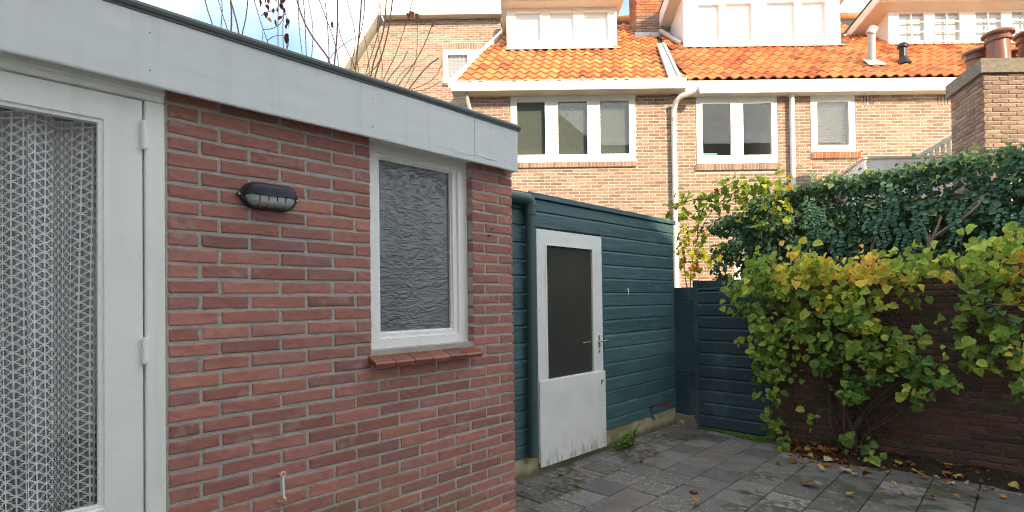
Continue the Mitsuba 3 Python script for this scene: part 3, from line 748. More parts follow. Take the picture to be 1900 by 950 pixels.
# ================================================================== FENCE / GATE
SGt = 6.27
MGt = frame(gp(0, SGt), GT, -GW)
gate = thing('fence_gate', 'dark blue-green gate of horizontal boards between shed and garden wall', 'gate')
GZ = np.arange(0.175 - 0.15, 1.82, 0.1497)
for za, zb in zip(GZ[:-1], GZ[1:]):
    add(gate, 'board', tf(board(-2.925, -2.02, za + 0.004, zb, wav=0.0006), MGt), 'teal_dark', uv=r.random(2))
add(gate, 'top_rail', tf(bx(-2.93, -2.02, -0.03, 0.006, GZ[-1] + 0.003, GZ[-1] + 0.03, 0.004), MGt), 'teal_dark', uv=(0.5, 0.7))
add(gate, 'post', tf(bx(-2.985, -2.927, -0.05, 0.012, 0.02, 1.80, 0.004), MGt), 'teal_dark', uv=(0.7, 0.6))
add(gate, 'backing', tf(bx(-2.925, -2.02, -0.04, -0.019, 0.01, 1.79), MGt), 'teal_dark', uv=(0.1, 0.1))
fp = thing('board_fence', 'narrow dark blue-green boarded fence between the shed corner and the gate post', 'fence')
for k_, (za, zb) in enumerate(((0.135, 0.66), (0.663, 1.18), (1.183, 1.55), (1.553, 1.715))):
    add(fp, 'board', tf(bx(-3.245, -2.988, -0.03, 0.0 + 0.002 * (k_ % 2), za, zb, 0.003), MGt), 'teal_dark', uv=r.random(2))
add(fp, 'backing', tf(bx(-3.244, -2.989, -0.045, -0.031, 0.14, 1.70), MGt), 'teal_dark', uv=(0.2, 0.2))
cb = hull([(-3.22, 0.03, -0.03), (-2.955, 0.03, -0.03), (-2.955, 0.03, 0.02), (-2.985, 0.03, 0.10), (-3.04, 0.03, 0.125), (-3.22, 0.03, 0.135), (-3.22, -0.2, -0.03), (-2.955, -0.2, -0.03), (-2.99, -0.2, 0.10), (-3.22, -0.2, 0.135)])
tag(add(None, 'concrete_block', cb, 'concrete', M=MGt), 'weathered grey concrete footing with a rounded corner beside the gate post', 'concrete block')

# ================================================================== GARDEN WALL (right)
SWl = 6.25
MWl = frame(gp(0, SWl), GT, -GW)
gw = thing('garden_wall', 'dark brown brick garden wall overgrown by a yellowing climber', 'wall')
WT = 1.80
add(gw, 'core', tf(bx(-2.085, 3.0, -0.22, -0.010, -0.03, WT - 0.01), MWl), 'dark_mortar')
rects = brick_rects(-2.09, 3.0, 0.0, WT - 0.06, L=0.21, h=0.049, jt=0.0115)
lay(gw, 'brick', rects, MWl, 'dark_brick', 290, (-0.003, 0.003), order=lambda q: q[0], ch=0.005, jit=0.003, seed=31)
for k in range(46):
    a = -2.09 + k * 0.0622
    if a < 0.6: add(gw, 'coping_brick', tf(bx(a, a + 0.051, -0.225, 0.006 + 0.004 * r.random(), WT - 0.058, WT + 0.045 + 0.004 * r.random(), 0.004), MWl), 'dark_brick', uv=r.random(2))
Me = frame(gp(-2.085, SWl), GW, -GT)
lay(gw, 'end_brick', brick_rects(0.0, 0.21, 0.0, WT - 0.06, L=0.1, h=0.049), Me, 'dark_brick', 0, (-0.002, 0.003), rest='end_brickwork', seed=32)

# ================================================================== FOLIAGE
LV = np.array([(0, -0.02), (0, 0.22), (0, 0.5), (0, 0.78), (0, 1.02)])


def leaf_template(kind):
    if kind == 'heart': wd = [0.20, 0.47, 0.50, 0.34, 0.0]; ye = [-0.08, 0.14, 0.46, 0.74, 1.02]
    elif kind == 'grape': wd = [0.30, 0.56, 0.36, 0.46, 0.0]; ye = [-0.10, 0.10, 0.40, 0.62, 1.0]
    else: wd = [0.10, 0.30, 0.34, 0.2, 0.0]; ye = [0.0, 0.2, 0.5, 0.8, 1.0]
    v = []
    for (x, y), w, e_ in zip(LV, wd, ye):
        v += [(-w, e_, 0.17 * w / 0.5), (0, y, 0), (w, e_, 0.17 * w / 0.5)]
    v = np.array(v); v[:, 2] -= 0.22 * v[:, 1] ** 2 - 0.05 * np.sin(9 * v[:, 1] + 4 * v[:, 0])
    f = []
    for k in range(4):
        a = 3 * k
        for o in (0, 1):
            f += [(a + o, a + o + 1, a + o + 4), (a + o, a + o + 4, a + o + 3)]
    f = [q for q in f if len({tuple(np.round(v[i_], 6)) for i_ in q}) == 3]
    return v, np.array(f)


def simple_template():
    v = np.array([(0, 0, 0), (-0.40, 0.38, 0.07), (0, 0.45, 0), (0.40, 0.38, 0.07), (0, 1.0, -0.10)])
    return v, np.array([(0, 2, 1), (0, 3, 2), (1, 2, 4), (2, 3, 4)])


def leaves(P, N, D, S, tmpl, r):
    """P points, N facing, D tip direction, S sizes -> list of vertex arrays and the faces"""
    v, f = tmpl
    N = N / (np.linalg.norm(N, axis=1, keepdims=True) + 1e-9)
    D = D - (D * N).sum(1, keepdims=True) * N; D /= np.linalg.norm(D, axis=1, keepdims=True) + 1e-9
    X = np.cross(D, N)
    sx = S * r.uniform(0.85, 1.15, len(S)); cz = S * r.uniform(0.4, 1.9, len(S))
    return P[:, None] + v[None, :, 0, None] * (X * sx[:, None])[:, None] + v[None, :, 1, None] * (D * S[:, None])[:, None] + v[None, :, 2, None] * (N * cz[:, None])[:, None], f


def joined(V, f, uv):
    n, k = V.shape[:2]
    return mesh(V.reshape(-1, 3), (f[None] + (np.arange(n) * k)[:, None, None]).reshape(-1, 3)), np.repeat(uv, k, axis=0)


def put_leaves(parent, name, V, f, uv, mat, nparts, order, rest):
    idx = np.argsort(order)
    for i_ in idx[:nparts]:
        add(parent, name, mesh(V[i_], f), mat, uv=uv[i_])
    if len(idx) > nparts:
        m, u = joined(V[idx[nparts:]], f, uv[idx[nparts:]])
        stuff(add(parent, rest, m, mat, uv=u))


# --- the climber on the garden wall
vine = thing('climbing_vine', 'yellowing green climber with round leaves sprawling over the brick garden wall', 'climber')
STEMS = [[(-1.26, 0.0), (-1.31, .35), (-1.39, .55), (-1.58, .8), (-1.83, 1.04), (-1.96, 1.3), (-1.98, 1.65), (-1.92, 1.85)], [(-1.25, 0.0), (-1.21, .41), (-1.03, .62), (-.77, .82), (-.54, 1.01), (-.39, 1.24), (-.24, 1.52), (-.1, 1.7)],
         [(-1.21, 0.0), (-1.12, .32), (-.92, .53), (-.9, .74), (-.88, 1.07), (-.91, 1.37), (-1.01, 1.63)], [(-1.28, 0.0), (-1.48, .65), (-1.53, .97), (-1.67, 1.3), (-1.71, 1.64)], [(-1.27, 0.0), (-1.3, .56), (-1.31, .83), (-1.19, 1.1), (-1.06, 1.37), (-1.18, 1.68)],
         [(-.59, 1.03), (-.6, 1.33), (-.61, 1.62), (-.58, 1.81)], [(-1.78, 1.07), (-1.57, 1.11), (-1.33, 1.04), (-1.02, 1.21)], [(-.97, 1.52), (-.6, 1.59), (-.38, 1.59), (-.07, 1.52), (.4, 1.6)], [(-.97, 1.32), (-1.1, 1.63), (-1.18, 1.84)],
         [(-1.66, 1.75), (-1.27, 1.79), (-.92, 1.83), (-.6, 1.91), (-.23, 1.91), (.5, 1.9)], [(-1.98, 1.65), (-2.09, 1.71), (-2.21, 1.77)], [(-1.89, .95), (-1.84, .5), (-1.8, .16)], [(-1.4, .16), (-1.59, .25), (-1.84, .32)], [(-.39, 1.24), (-.53, 1.52), (-.68, 1.72)],
         [(-1.22, 0.02), (-1.0, .08), (-.85, .2), (-.84, .45), (-.9, .7)], [(-1.1, 0.02), (-.95, .05), (-.8, .15)]]
STEM_R = [0.030, 0.026, 0.016, 0.014, 0.018, 0.008, 0.007, 0.007, 0.007, 0.009, 0.008, 0.006, 0.005, 0.007, 0.011, 0.008]
r = np.random.default_rng(41)
for pts, rad in zip(STEMS, STEM_R):
    for rep in range(3 if rad > 0.02 else 2 if rad > 0.012 else 1):
        p = np.array([(t + r.normal(0, 0.03 * (rep > 0)), 6.25 - 0.05 - 1.6 * rad - (0.05 if rad > 0.02 else 0.03) * r.random() - 0.05 * rep, max(z, 0.0)) for t, z in pts])
        add(vine, 'stem', tube(p, [rad * (1 - 0.35 * rep), rad * 0.55 * (1 - 0.3 * rep), rad * 0.35], 7, 26), 'bark', smooth=60, M=MG)
tw = []
for k in range(150):
    t0 = r.uniform(-2.3, 0.3); z0_ = r.uniform(1.15, 1.9) if k % 3 else r.uniform(0.5, 1.6)
    s0_ = 6.2 - 0.3 * r.random(); a = r.uniform(0, 6.28); L_ = r.uniform(0.12, 0.4)
    p = [(t0, s0_, z0_), (t0 + 0.5 * L_ * math.cos(a), s0_ - 0.04, z0_ + 0.35 * L_ * math.sin(a) + 0.02), (t0 + L_ * math.cos(a + 0.5), s0_ - 0.06 * r.random(), z0_ + 0.6 * L_ * math.sin(a + 0.5) - 0.02)]
    tw.append(tube(p, [0.0035, 0.0022, 0.0014], 4, 7))
stuff(add(vine, 'twigs', tf(cat(tw), MG), 'twig_bark'))
BLOBS = [(-2.16, 1.71, .25, .22, 60, .25, 6.02), (-1.78, 1.85, .35, .12, 62, .5, 6.02), (-1.43, 1.82, .36, .14, 70, .6, 6.02), (-1.78, 1.56, .35, .2, 60, .3, 6.02), (-1.34, 1.57, .27, .2, 48, .58, 6.02), (-1.16, 1.66, .21, .18, 40, .55, 6.02), (-.98, 1.83, .24, .1, 30, .5, 6.02),
         (-.66, 1.86, .26, .1, 40, .35, 6.02), (-.37, 1.89, .24, .12, 45, .3, 6.02), (-.15, 1.91, .14, .12, 25, .25, 5.85), (-2.22, 1.4, .16, .18, 22, .2, 6.02), (-2.10, 1.1, .16, .22, 24, .3, 6.02), (-1.9, .98, .15, .18, 22, .15, 6.02), (-2.06, .78, .13, .14, 16, .2, 6.02), (-2.02, .46, .13, .14, 9, .2, 6.02),
         (-1.74, 1.31, .25, .12, 20, .2, 6.02), (-1.49, 1.26, .2, .16, 22, .15, 6.02), (-1.54, .98, .15, .12, 14, .2, 6.02), (-1.26, 1.11, .2, .14, 24, .15, 6.02), (-1.0, 1.07, .18, .14, 22, .35, 6.02), (-.83, 1.18, .1, .16, 12, .4, 6.02), (-1.12, 1.37, .2, .15, 20, .4, 6.02), (-1.22, .70, .17, .12, 18, .08, 6.02),
         (-.96, .87, .18, .1, 14, .2, 6.02), (-.76, .74, .1, .08, 6, .1, 6.02), (-.64, .85, .16, .14, 20, .1, 6.02), (-.48, 1.33, .1, .12, 8, .05, 6.02), (-.37, 1.5, .18, .1, 9, .1, 6.02), (-.2, 1.42, .15, .2, 24, .15, 6.1), (-.06, 1.62, .09, .2, 16, .6, 6.1), (-.27, 1.15, .15, .14, 22, .15, 5.95),
         (-.05, 1.1, .09, .22, 22, .4, 5.75), (-.06, .85, .08, .18, 11, .35, 5.8), (-1.1, .10, .05, .03, 5, .1, 5.8), (-1.41, .46, .16, .14, 6, .1, 6.02), (-1.97, .16, .1, .1, 6, .1, 6.05), (.30, 1.3, .15, .5, 50, .3, 6.05), (.3, 1.9, .3, .12, 50, .3, 5.9)]
P, N, D, S, U = [], [], [], [], []
for t, z, rt_, rz, n, ye, s in BLOBS:
    nc = max(3, n // 3)                       # leaves sit in loose sprays
    cen = np.stack([r.normal(t, rt_ * 0.72, nc), r.uniform(s - 0.20, 6.17, nc), r.normal(z, rz * 0.7, nc)], 1)
    spray_y = r.normal(ye - 0.05, 0.20, nc)
    for k in range(int(n * (3.0 if t < -0.75 and z < 1.5 else 2.4))):
        c = cen[k % nc] + r.normal(0, 0.060, 3) * np.array([1, 0.7, 0.9])
        c[1] = min(c[1], 6.2); c[2] = max(c[2], 0.03)
        P.append(gp(*c)); nn = -GW * r.uniform(0.1, 1.0) + GT * r.normal(0, 0.6) + np.array([0, 0, r.uniform(-0.1, 1.0)])
        N.append(nn); D.append(GT * r.normal(0, 0.6) - GW * 0.25 + np.array([0, 0, r.uniform(-1.1, 0.1)])); S.append(float(np.clip(0.060 * np.exp(r.normal(0, 0.30)), 0.028, 0.105)))
        yv = spray_y[k % nc] + r.normal(0, 0.10)
        U.append((np.clip(0.12 + 0.95 * yv + 0.24 * (c[2] > 1.72) * (c[0] > -1.95), 0, 0.999), r.random()))
P, N, D, S, U = map(np.array, (P, N, D, S, U))
V, f = leaves(P, N, D, S, leaf_template('heart'), r)
put_leaves(vine, 'leaf', V, f, U, 'vine_leaf', 300, -S / np.linalg.norm(P - EYE, axis=1) + 10 * (P @ GT > 0.05), 'small_leaves')

# --- wrought-iron scroll bracket on the wall
br = thing('iron_bracket', 'black wrought iron bracket with two scrolls in front of the vine leaves', 'bracket')
SCR = [[(.35, 1.49), (-.02, 1.49), (-.17, 1.49), (-.255, 1.505), (-.278, 1.525), (-.275, 1.548), (-.258, 1.562), (-.236, 1.558), (-.226, 1.538), (-.236, 1.522), (-.248, 1.522)], [(.3, 1.30), (-.04, 1.33), (-.12, 1.36), (-.18, 1.41), (-.215, 1.465), (-.235, 1.488), (-.256, 1.488), (-.272, 1.468), (-.268, 1.444), (-.25, 1.43), (-.232, 1.436), (-.226, 1.452)]]
for q_ in SCR:
    add(br, 'scroll', tube([(0.88 * t, 5.24, 1.59 + 0.88 * (z - 1.59)) for t, z in q_], 0.0055, 7, 60), 'black_metal', smooth=50, M=MG)
add(br, 'back_plate', cat([bx(0.275, 0.31, 5.23, 5.25, 1.22, 1.6), bx(0.275, 0.31, 5.25, 6.24, 1.46, 1.49)]), 'black_metal', M=MG)

# --- ivy hedge beyond the wall
hedge = thing('ivy_hedge', 'tall dark green ivy hedge with trailing strands behind the garden wall', 'hedge')
r = np.random.default_rng(51)
NH = 34000
t = r.uniform(-3.35, 2.6, NH)
topz = 2.90 + 0.12 * meshkit.noise(np.stack([t * 2.0, t * 0, t * 0], -1), 2) + 0.10 * meshkit.noise(np.stack([t * 6, t * 0, t * 0], -1), 3)
topz = np.where(t < -2.3, topz - 0.42 * np.clip((-2.3 - t) / 1.0, 0, 1) ** 0.8, topz)
z = topz - (topz - 1.0) * r.random(NH) ** 1.15
bul = meshkit.fbm(np.stack([t * 2.6, z * 3.2, z * 0], -1), 3, 8)
s = 7.72 - 0.40 * bul - 0.10 * np.clip((z - 2.2), 0, 1) + 0.45 * r.random(NH) ** 2.2
top = r.random(NH) < 0.16
z = np.where(top, topz + r.normal(0, 0.035, NH), z); s = np.where(top, r.uniform(7.3, 8.2, NH), s)
keep = ~((t < -2.9) & (meshkit.noise(np.stack([t * 9, z * 9, z * 0], -1), 4) > 0.5))
hole = meshkit.fbm(np.stack([t * 5.0, z * 5.0, s * 2], -1), 2, 9) > 0.66
keep &= ~(hole & (r.random(NH) < 0.6))
t, s, z, topf = t[keep], s[keep], z[keep], top[keep]; n = len(t)
P = t[:, None] * GT + s[:, None] * GW + z[:, None] * np.array([0, 0, 1.0])
N = -GW * r.uniform(0.2, 1.0, (n, 1)) + GT * r.normal(0, 0.35, (n, 1)) + np.array([0, 0, 1.0]) * r.uniform(0.15, 1.0, (n, 1))
D = GT * r.normal(0, 0.5, (n, 1)) - GW * 0.3 + np.array([0, 0, 1.0]) * r.uniform(-1.2, 0.1, (n, 1))
S = np.clip(0.060 * np.exp(r.normal(0, 0.32, n)), 0.03, 0.11)
V, f = leaves(P, N, D, S, simple_template(), r)
U = np.stack([np.clip(r.random(n) * 0.88 + 0.12 * topf, 0, 0.999), r.random(n)], 1)
m, u = joined(V, f, U)
stuff(add(hedge, 'foliage', m, 'ivy_leaf', uv=u))
for k in range(30):                            # trailing strands
    t0 = r.uniform(-2.9, 0.5); z0_ = r.uniform(2.2, 2.9); L_ = r.uniform(0.15, 0.5); s0_ = 7.27 - 0.08 * r.random(); sl = r.normal(0, 0.12)
    q = np.linspace(0, 1, int(L_ / 0.016)); P = np.stack([gp(t0 + sl * L_ * a + 0.02 * math.sin(9 * a + k), s0_ - 0.05 * a, z0_ - L_ * a) for a in q])
    n = len(q); side = np.where(np.arange(n) % 2, 1, -1)[:, None]
    P = P + GT * side * 0.016
    N = -GW * 0.8 + GT * r.normal(0, 0.2, (n, 1)) + np.array([0, 0, 1.0]) * r.uniform(0.3, 0.9, (n, 1))
    D = GT * side * 1.0 + np.array([0, 0, 1.0]) * r.uniform(-0.9, -0.2, (n, 1))
    V, f = leaves(P, N, D, r.uniform(0.036, 0.062, n) * (1.05 - 0.35 * q), leaf_template('heart'), r)
    m, u = joined(V, f, np.stack([r.random(n), r.random(n)], 1))
    add(hedge, 'strand', m, 'strand_leaf', uv=u)
for k in range(15):                            # sprouts along the top
    t0 = r.uniform(-2.3, 0.6); z0_ = 3.02; L_ = r.uniform(0.10, 0.26); s0_ = r.uniform(7.3, 7.9); n = int(L_ / 0.014)
    q = np.linspace(0, 1, n); P = np.stack([gp(t0 + 0.15 * L_ * math.sin(k) * a, s0_, z0_ + L_ * a) for a in q]); side = np.where(np.arange(n) % 2, 1, -1)[:, None]
    N = -GW * 0.5 + GT * r.normal(0, 0.6, (n, 1)) + np.array([0, 0, 0.8]); D = GT * side + np.array([0, 0, 0.5]) - GW * r.normal(0, 0.6, (n, 1))
    V, f = leaves(P, N, D, r.uniform(0.035, 0.055, n), simple_template(), r)
    m, u = joined(V, f, np.stack([r.uniform(0.5, 0.9, n), r.random(n)], 1))
    add(hedge, 'sprout', m, 'ivy_leaf', uv=u)
for pts, rad in (([(-0.80, 7.25, 1.7), (-0.79, 7.25, 1.98), (-0.775, 7.25, 2.12), (-0.80, 7.26, 2.25), (-0.86, 7.3, 2.42)], 0.024), ([(-0.775, 7.25, 2.12), (-0.71, 7.25, 2.28), (-0.67, 7.3, 2.42)], 0.017), ([(-0.77, 7.26, 2.16), (-0.6, 7.24, 2.30), (-0.42, 7.26, 2.44), (-0.33, 7.3, 2.60)], 0.016),
                 ([(-1.35, 7.5, 1.0), (-1.4, 7.5, 1.6), (-1.3, 7.5, 2.3)], 0.03), ([(-2.6, 7.5, 1.0), (-2.7, 7.5, 1.7), (-2.5, 7.5, 2.3)], 0.03), ([(-0.79, 7.3, 0.0), (-0.80, 7.25, 1.7)], 0.028)):
    add(hedge, 'stem', tube(pts, [rad, rad * 0.6], 8, 18), 'pale_bark', smooth=60, M=MG)
fence_back = thing('wooden_fence', 'dark timber fence hidden behind the ivy hedge', 'fence')
for k in range(24):
    a = -3.0 + k * 0.24
    add(fence_back, 'plank', bx(a, a + 0.225, 8.02, 8.04, 0, 2.74 + 0.01 * r.random()), 'rotten_wood', M=MG)

# --- grape vine at the left end of the hedge
grape = thing('grape_vine', 'yellow-green grape vine with large leaves trailing over the left end of the ivy hedge', 'climber')
r = np.random.default_rng(61)
GB = [(-3.40, 2.72, .16, .06, 16, .3), (-3.0, 2.86, .26, .07, 34, .3), (-2.55, 3.02, .25, .08, 34, .45), (-2.75, 3.12, .2, .06, 18, .35), (-3.15, 2.98, .3, .05, 18, .2), (-2.3, 2.95, .14, .12, 24, .6), (-2.28, 2.68, .1, .14, 16, .6), (-2.45, 2.50, .12, .06, 8, .5), (-3.45, 2.45, .10, .2, 30, .65), (-3.42, 2.12, .12, .16, 30, .72), (-3.25, 2.25, .15, .2, 26, .6), (-3.55, 2.85, .12, .1, 10, .2), (-2.7, 2.75, .16, .08, 14, .4), (-3.5, 3.0, .08, .08, 6, .2)]
P, N, D, S, U = [], [], [], [], []
for t0, z0_, rt_, rz, n, ye in GB:
    for k in range(n):
        P.append(gp(r.normal(t0, rt_ * 0.7), r.uniform(6.95, 7.25), r.normal(z0_, rz * 0.8)))
        N.append(-GW * r.uniform(0.2, 1) + GT * r.normal(0, 0.5) + np.array([0, 0, r.uniform(0.1, 0.9)])); D.append(GT * r.normal(0, 0.7) + np.array([0, 0, r.uniform(-1, 0.1)]))
        S.append(r.uniform(0.055, 0.105)); U.append((np.clip(r.normal(ye, 0.2), 0, 0.98), r.random()))
P, N, D, S, U = map(np.array, (P, N, D, S, U))
V, f = leaves(P, N, D, S, leaf_template('grape'), r)
put_leaves(grape, 'leaf', V, f, U, 'grape_leaf', 290, -S, 'small_leaves')
for pts in ([(-3.45, 7.1, 0.0), (-3.42, 7.1, 1.4), (-3.3, 7.1, 2.4), (-3.0, 7.1, 2.85), (-2.5, 7.1, 3.02), (-2.25, 7.05, 2.9)], [(-3.0, 7.1, 2.85), (-3.4, 7.1, 2.95), (-3.65, 7.1, 2.85)], [(-3.3, 7.1, 2.4), (-3.1, 7.1, 2.95), (-2.75, 7.1, 3.12)], [(-2.25, 7.05, 2.9), (-2.28, 7.02, 2.6), (-2.45, 7.0, 2.48)], [(-3.40, 7.1, 1.5), (-3.5, 7.1, 2.2), (-3.42, 7.1, 2.6)]):
    add(grape, 'cane', tube(pts, [0.010, 0.006, 0.004], 6, 24), 'twig_bark', smooth=60, M=MG)

# --- bare shrubs behind the extension
TWG = [[(-3.13, 4.45), (-3.14, 4.57), (-3.2, 4.75), (-3.22, 4.88)], [(-3.05, 4.47), (-3.03, 4.65), (-3.04, 4.88)], [(-2.96, 4.44), (-3.02, 4.63), (-3.08, 4.86)], [(-2.94, 4.44), (-2.93, 4.62), (-2.95, 4.88)], [(-2.83, 4.4), (-2.79, 4.56), (-2.76, 4.77)], [(-2.85, 4.42), (-2.89, 4.62), (-2.92, 4.73)],
       [(-2.53, 4.29), (-2.59, 4.47), (-2.65, 4.66), (-2.71, 4.88)], [(-2.6, 4.32), (-2.61, 4.49)], [(-2.44, 4.26), (-2.44, 4.56), (-2.43, 4.85)], [(-2.38, 4.24), (-2.39, 4.5), (-2.38, 4.62)], [(-2.18, 4.17), (-2.21, 4.43), (-2.22, 4.87)], [(-2.14, 4.15), (-2.15, 4.43), (-2.17, 4.8), (-2.18, 4.87)],
       [(-2.09, 4.14), (-2.07, 4.49), (-2.11, 4.75)], [(-1.92, 4.19), (-2.01, 4.31), (-2.17, 4.58), (-2.25, 4.85)], [(-1.93, 4.09), (-1.87, 4.21), (-1.71, 4.34), (-1.63, 4.39)], [(-1.9, 4.07), (-1.91, 4.43), (-1.94, 4.79)], [(-1.85, 4.07), (-1.82, 4.37), (-1.81, 4.84)], [(-1.82, 4.25), (-1.89, 4.49), (-2.01, 4.82)],
       [(-1.64, 4.09), (-1.74, 4.31), (-1.8, 4.55)], [(-1.69, 3.99), (-1.62, 4.39), (-1.66, 4.61), (-1.72, 4.84)], [(-1.63, 3.98), (-1.59, 4.36), (-1.55, 4.84)], [(-1.58, 3.97), (-1.61, 4.16), (-1.54, 4.55), (-1.52, 4.86)], [(-1.47, 3.92), (-1.42, 4.16), (-1.34, 4.39), (-1.3, 4.64), (-1.29, 4.83)], [(-1.43, 3.92), (-1.33, 4.24), (-1.27, 4.48), (-1.22, 4.83)],
       [(-1.35, 3.88), (-1.22, 4.15), (-1.13, 4.39), (-1.03, 4.71)], [(-1.35, 3.89), (-1.34, 4.12), (-1.38, 4.36), (-1.35, 4.81)], [(-1.53, 3.94), (-1.44, 4.24), (-1.36, 4.54), (-1.36, 4.81)], [(-1.47, 3.92), (-1.49, 4.18), (-1.53, 4.42)], [(-1.23, 3.85), (-1.11, 4.03), (-1.0, 4.1)], [(-1.13, 3.81), (-1.03, 3.99), (-.97, 4.27), (-.95, 4.6)],
       [(-1.08, 3.8), (-1.0, 3.91), (-.83, 4.1), (-.74, 4.16)], [(-1.06, 3.81), (-.94, 3.86), (-.81, 3.93), (-.71, 4.1)], [(-1.2, 3.83), (-1.07, 4.01), (-.94, 4.21), (-.82, 4.48), (-.79, 4.58)], [(-1.19, 3.8), (-.94, 3.81), (-.82, 3.85), (-.72, 3.91)], [(-1.54, 3.95), (-1.42, 4.06), (-1.36, 4.16)], [(-1.31, 3.89), (-1.18, 4.06), (-1.07, 4.24)]]
SIDE = [[(-2.59, 4.49), (-2.49, 4.5), (-2.4, 4.57), (-2.38, 4.68), (-2.47, 4.8)], [(-2.62, 4.63), (-2.53, 4.68), (-2.43, 4.69)], [(-2.55, 4.37), (-2.49, 4.41), (-2.35, 4.41)], [(-2.35, 4.41), (-2.33, 4.34), (-2.34, 4.29)], [(-2.38, 4.68), (-2.34, 4.6), (-2.33, 4.5)]]
LVS = [(-2.6, 4.8), (-2.56, 4.79), (-2.6, 4.75), (-2.56, 4.72), (-2.53, 4.78), (-2.48, 4.68), (-2.43, 4.69), (-2.56, 4.64), (-2.54, 4.58), (-2.46, 4.56), (-2.39, 4.73), (-2.36, 4.79), (-2.39, 4.59), (-2.36, 4.68), (-2.35, 4.62), (-2.33, 4.57), (-2.33, 4.51), (-2.33, 4.41), (-2.36, 4.38), (-2.33, 4.37), (-2.33, 4.3), (-2.26, 4.2), (-2.44, 4.84), (-2.5, 4.86)]
r = np.random.default_rng(71)
shrubs = [(thing('bare_shrub', 'sparse bare shrub at the far left above the extension roof, thin grey twigs against cloud', 'shrub'), -3.35, -2.75, 1.7), (thing('bare_shrub', 'shrub with a few dark red leaves left on its hanging twigs above the extension roof', 'shrub'), -2.74, -2.30, 1.5),
          (thing('bare_shrub', 'leafless shrub with straight stems against the blue sky beside the sloping white gable edge', 'shrub'), -2.29, -1.55, 1.4), (thing('bare_shrub', 'leafless shrub fanning brown branches in front of the tan brick gable wall', 'shrub'), -1.54, 0.0, 1.2)]
for sk, xa, xb, zb in shrubs:
    mine = [p for p in TWG if xa <= p[0][0] <= xb]
    cx = np.mean([p[0][0] for p in mine]) if mine else xa
    yb = 5.6 + (0.35 if xa > -1.6 else 0.0)
    k_ = (yb) / 5.6
    for p in mine:
        yy = 5.6 * k_ + r.uniform(-0.18, 0.18); sc = yy / 5.6
        base_ = (cx + 0.35 * (p[0][0] - cx), yb, 0.0); mid = (p[0][0] * sc * 0.96 + 0.04 * cx, yy, 1.59 + (p[0][1] - 1.59) * sc - 0.55)
        pts = [base_, (0.5 * (base_[0] + mid[0]), yb, 1.6), mid] + [(x * sc, yy, 1.59 + (z_ - 1.59) * sc) for x, z_ in p]
        if p[-1][1] > 4.7: pts.append((2 * pts[-1][0] - pts[-2][0], yy, pts[-1][2] + 0.5))
        rad = r.choice([0.0115, 0.0085, 0.0065, 0.0055])
        add(sk, 'branch', tube(pts, [0.015, rad, rad * 0.6], 5, 40), 'twig_bark', smooth=60)
for p in SIDE: add(shrubs[1][0], 'twig', tube([(x, 5.6, z_) for x, z_ in p], [0.0045, 0.003], 5, 14), 'twig_bark', smooth=60)
for k, (x, z_) in enumerate(LVS):
    V, f = leaves(np.array([(x, 5.58, z_ + 0.02)]), np.array([(r.normal(0, .7), -1, r.normal(0, .5))]), np.array([(r.normal(0, .6), 0, -1.0)]), np.array([r.uniform(0.05, 0.078)]), leaf_template('oval'), r)
    add(shrubs[1][0], 'leaf', mesh(V[0], f), 'red_leaf', uv=(r.random() * (0.95 if z_ < 4.6 else 0.5), r.random()))
for x, z_ in ((-1.02, 4.66), (-1.06, 4.64), (-0.985, 4.64), (-0.80, 4.56), (-1.86, 4.56), (-1.40, 3.93)):
    y_ = 5.9 if x > -1.5 else 5.6; sc = y_ / 5.6
    V, f = leaves(np.array([(x * sc, y_, 1.59 + (z_ - 1.59) * sc)]), np.array([(r.normal(0, .7), -1, 0.3)]), np.array([(r.normal(0, .5), 0, -1.0)]), np.array([0.075]), leaf_template('oval'), r)
    add(shrubs[3][0] if x > -1.6 else shrubs[2][0], 'leaf', mesh(V[0], f), 'red_leaf', uv=(0.75, r.random()))

# --- fallen leaves, litter, moss, weeds
r = np.random.default_rng(81)
FALL = [(-1.3, 4.92), (-1.87, 3.87), (-2.73, 4.59), (-1.21, 5.47), (-3.11, 6.10), (-3.08, 4.91), (-.85, 5.33), (-.76, 5.17), (-1.68, 5.5), (-1.7, 5.8), (-1.59, 5.77), (-1.62, 6.05), (-1.42, 6.04), (-1.39, 5.61), (-1.56, 5.4), (-1.02, 5.44), (-.93, 5.72), (-.81, 6.02), (-.76, 5.87), (-.71, 5.84), (-.99, 5.82), (-.57, 5.19), (-.47, 5.94),
        (-.41, 5.82), (-.55, 6.05), (-.28, 6.05), (-.46, 5.36), (-.36, 5.28), (-.31, 5.5), (-.6, 5.79), (-.7, 5.73), (-1.04, 4.84), (-1.9, 5.8), (-1.74, 5.37), (-1.4, 5.39), (-1.12, 5.45), (-.76, 5.59), (-.58, 5.94), (-1.5, 5.9), (-1.45, 5.75), (-1.3, 5.8), (-.9, 5.95), (-.5, 5.7), (-.3, 5.75), (-.15, 5.9), (-.2, 5.6), (-1.55, 5.95), (-1.66, 5.9), (-1.75, 5.95)]
FLAB = {0: 'large curled yellow leaf lying alone on the mossy slabs in front of the soil bed', 1: 'small orange leaf on the paving nearest the bottom edge of the photo', 2: 'little red-brown leaf on the slabs in front of the shed door', 3: 'pale cream leaf on the dark ground below the climber', 4: 'yellow leaf in the corner by the concrete footing', 5: 'yellowish leaf beside the green weed at the shed plinth'}
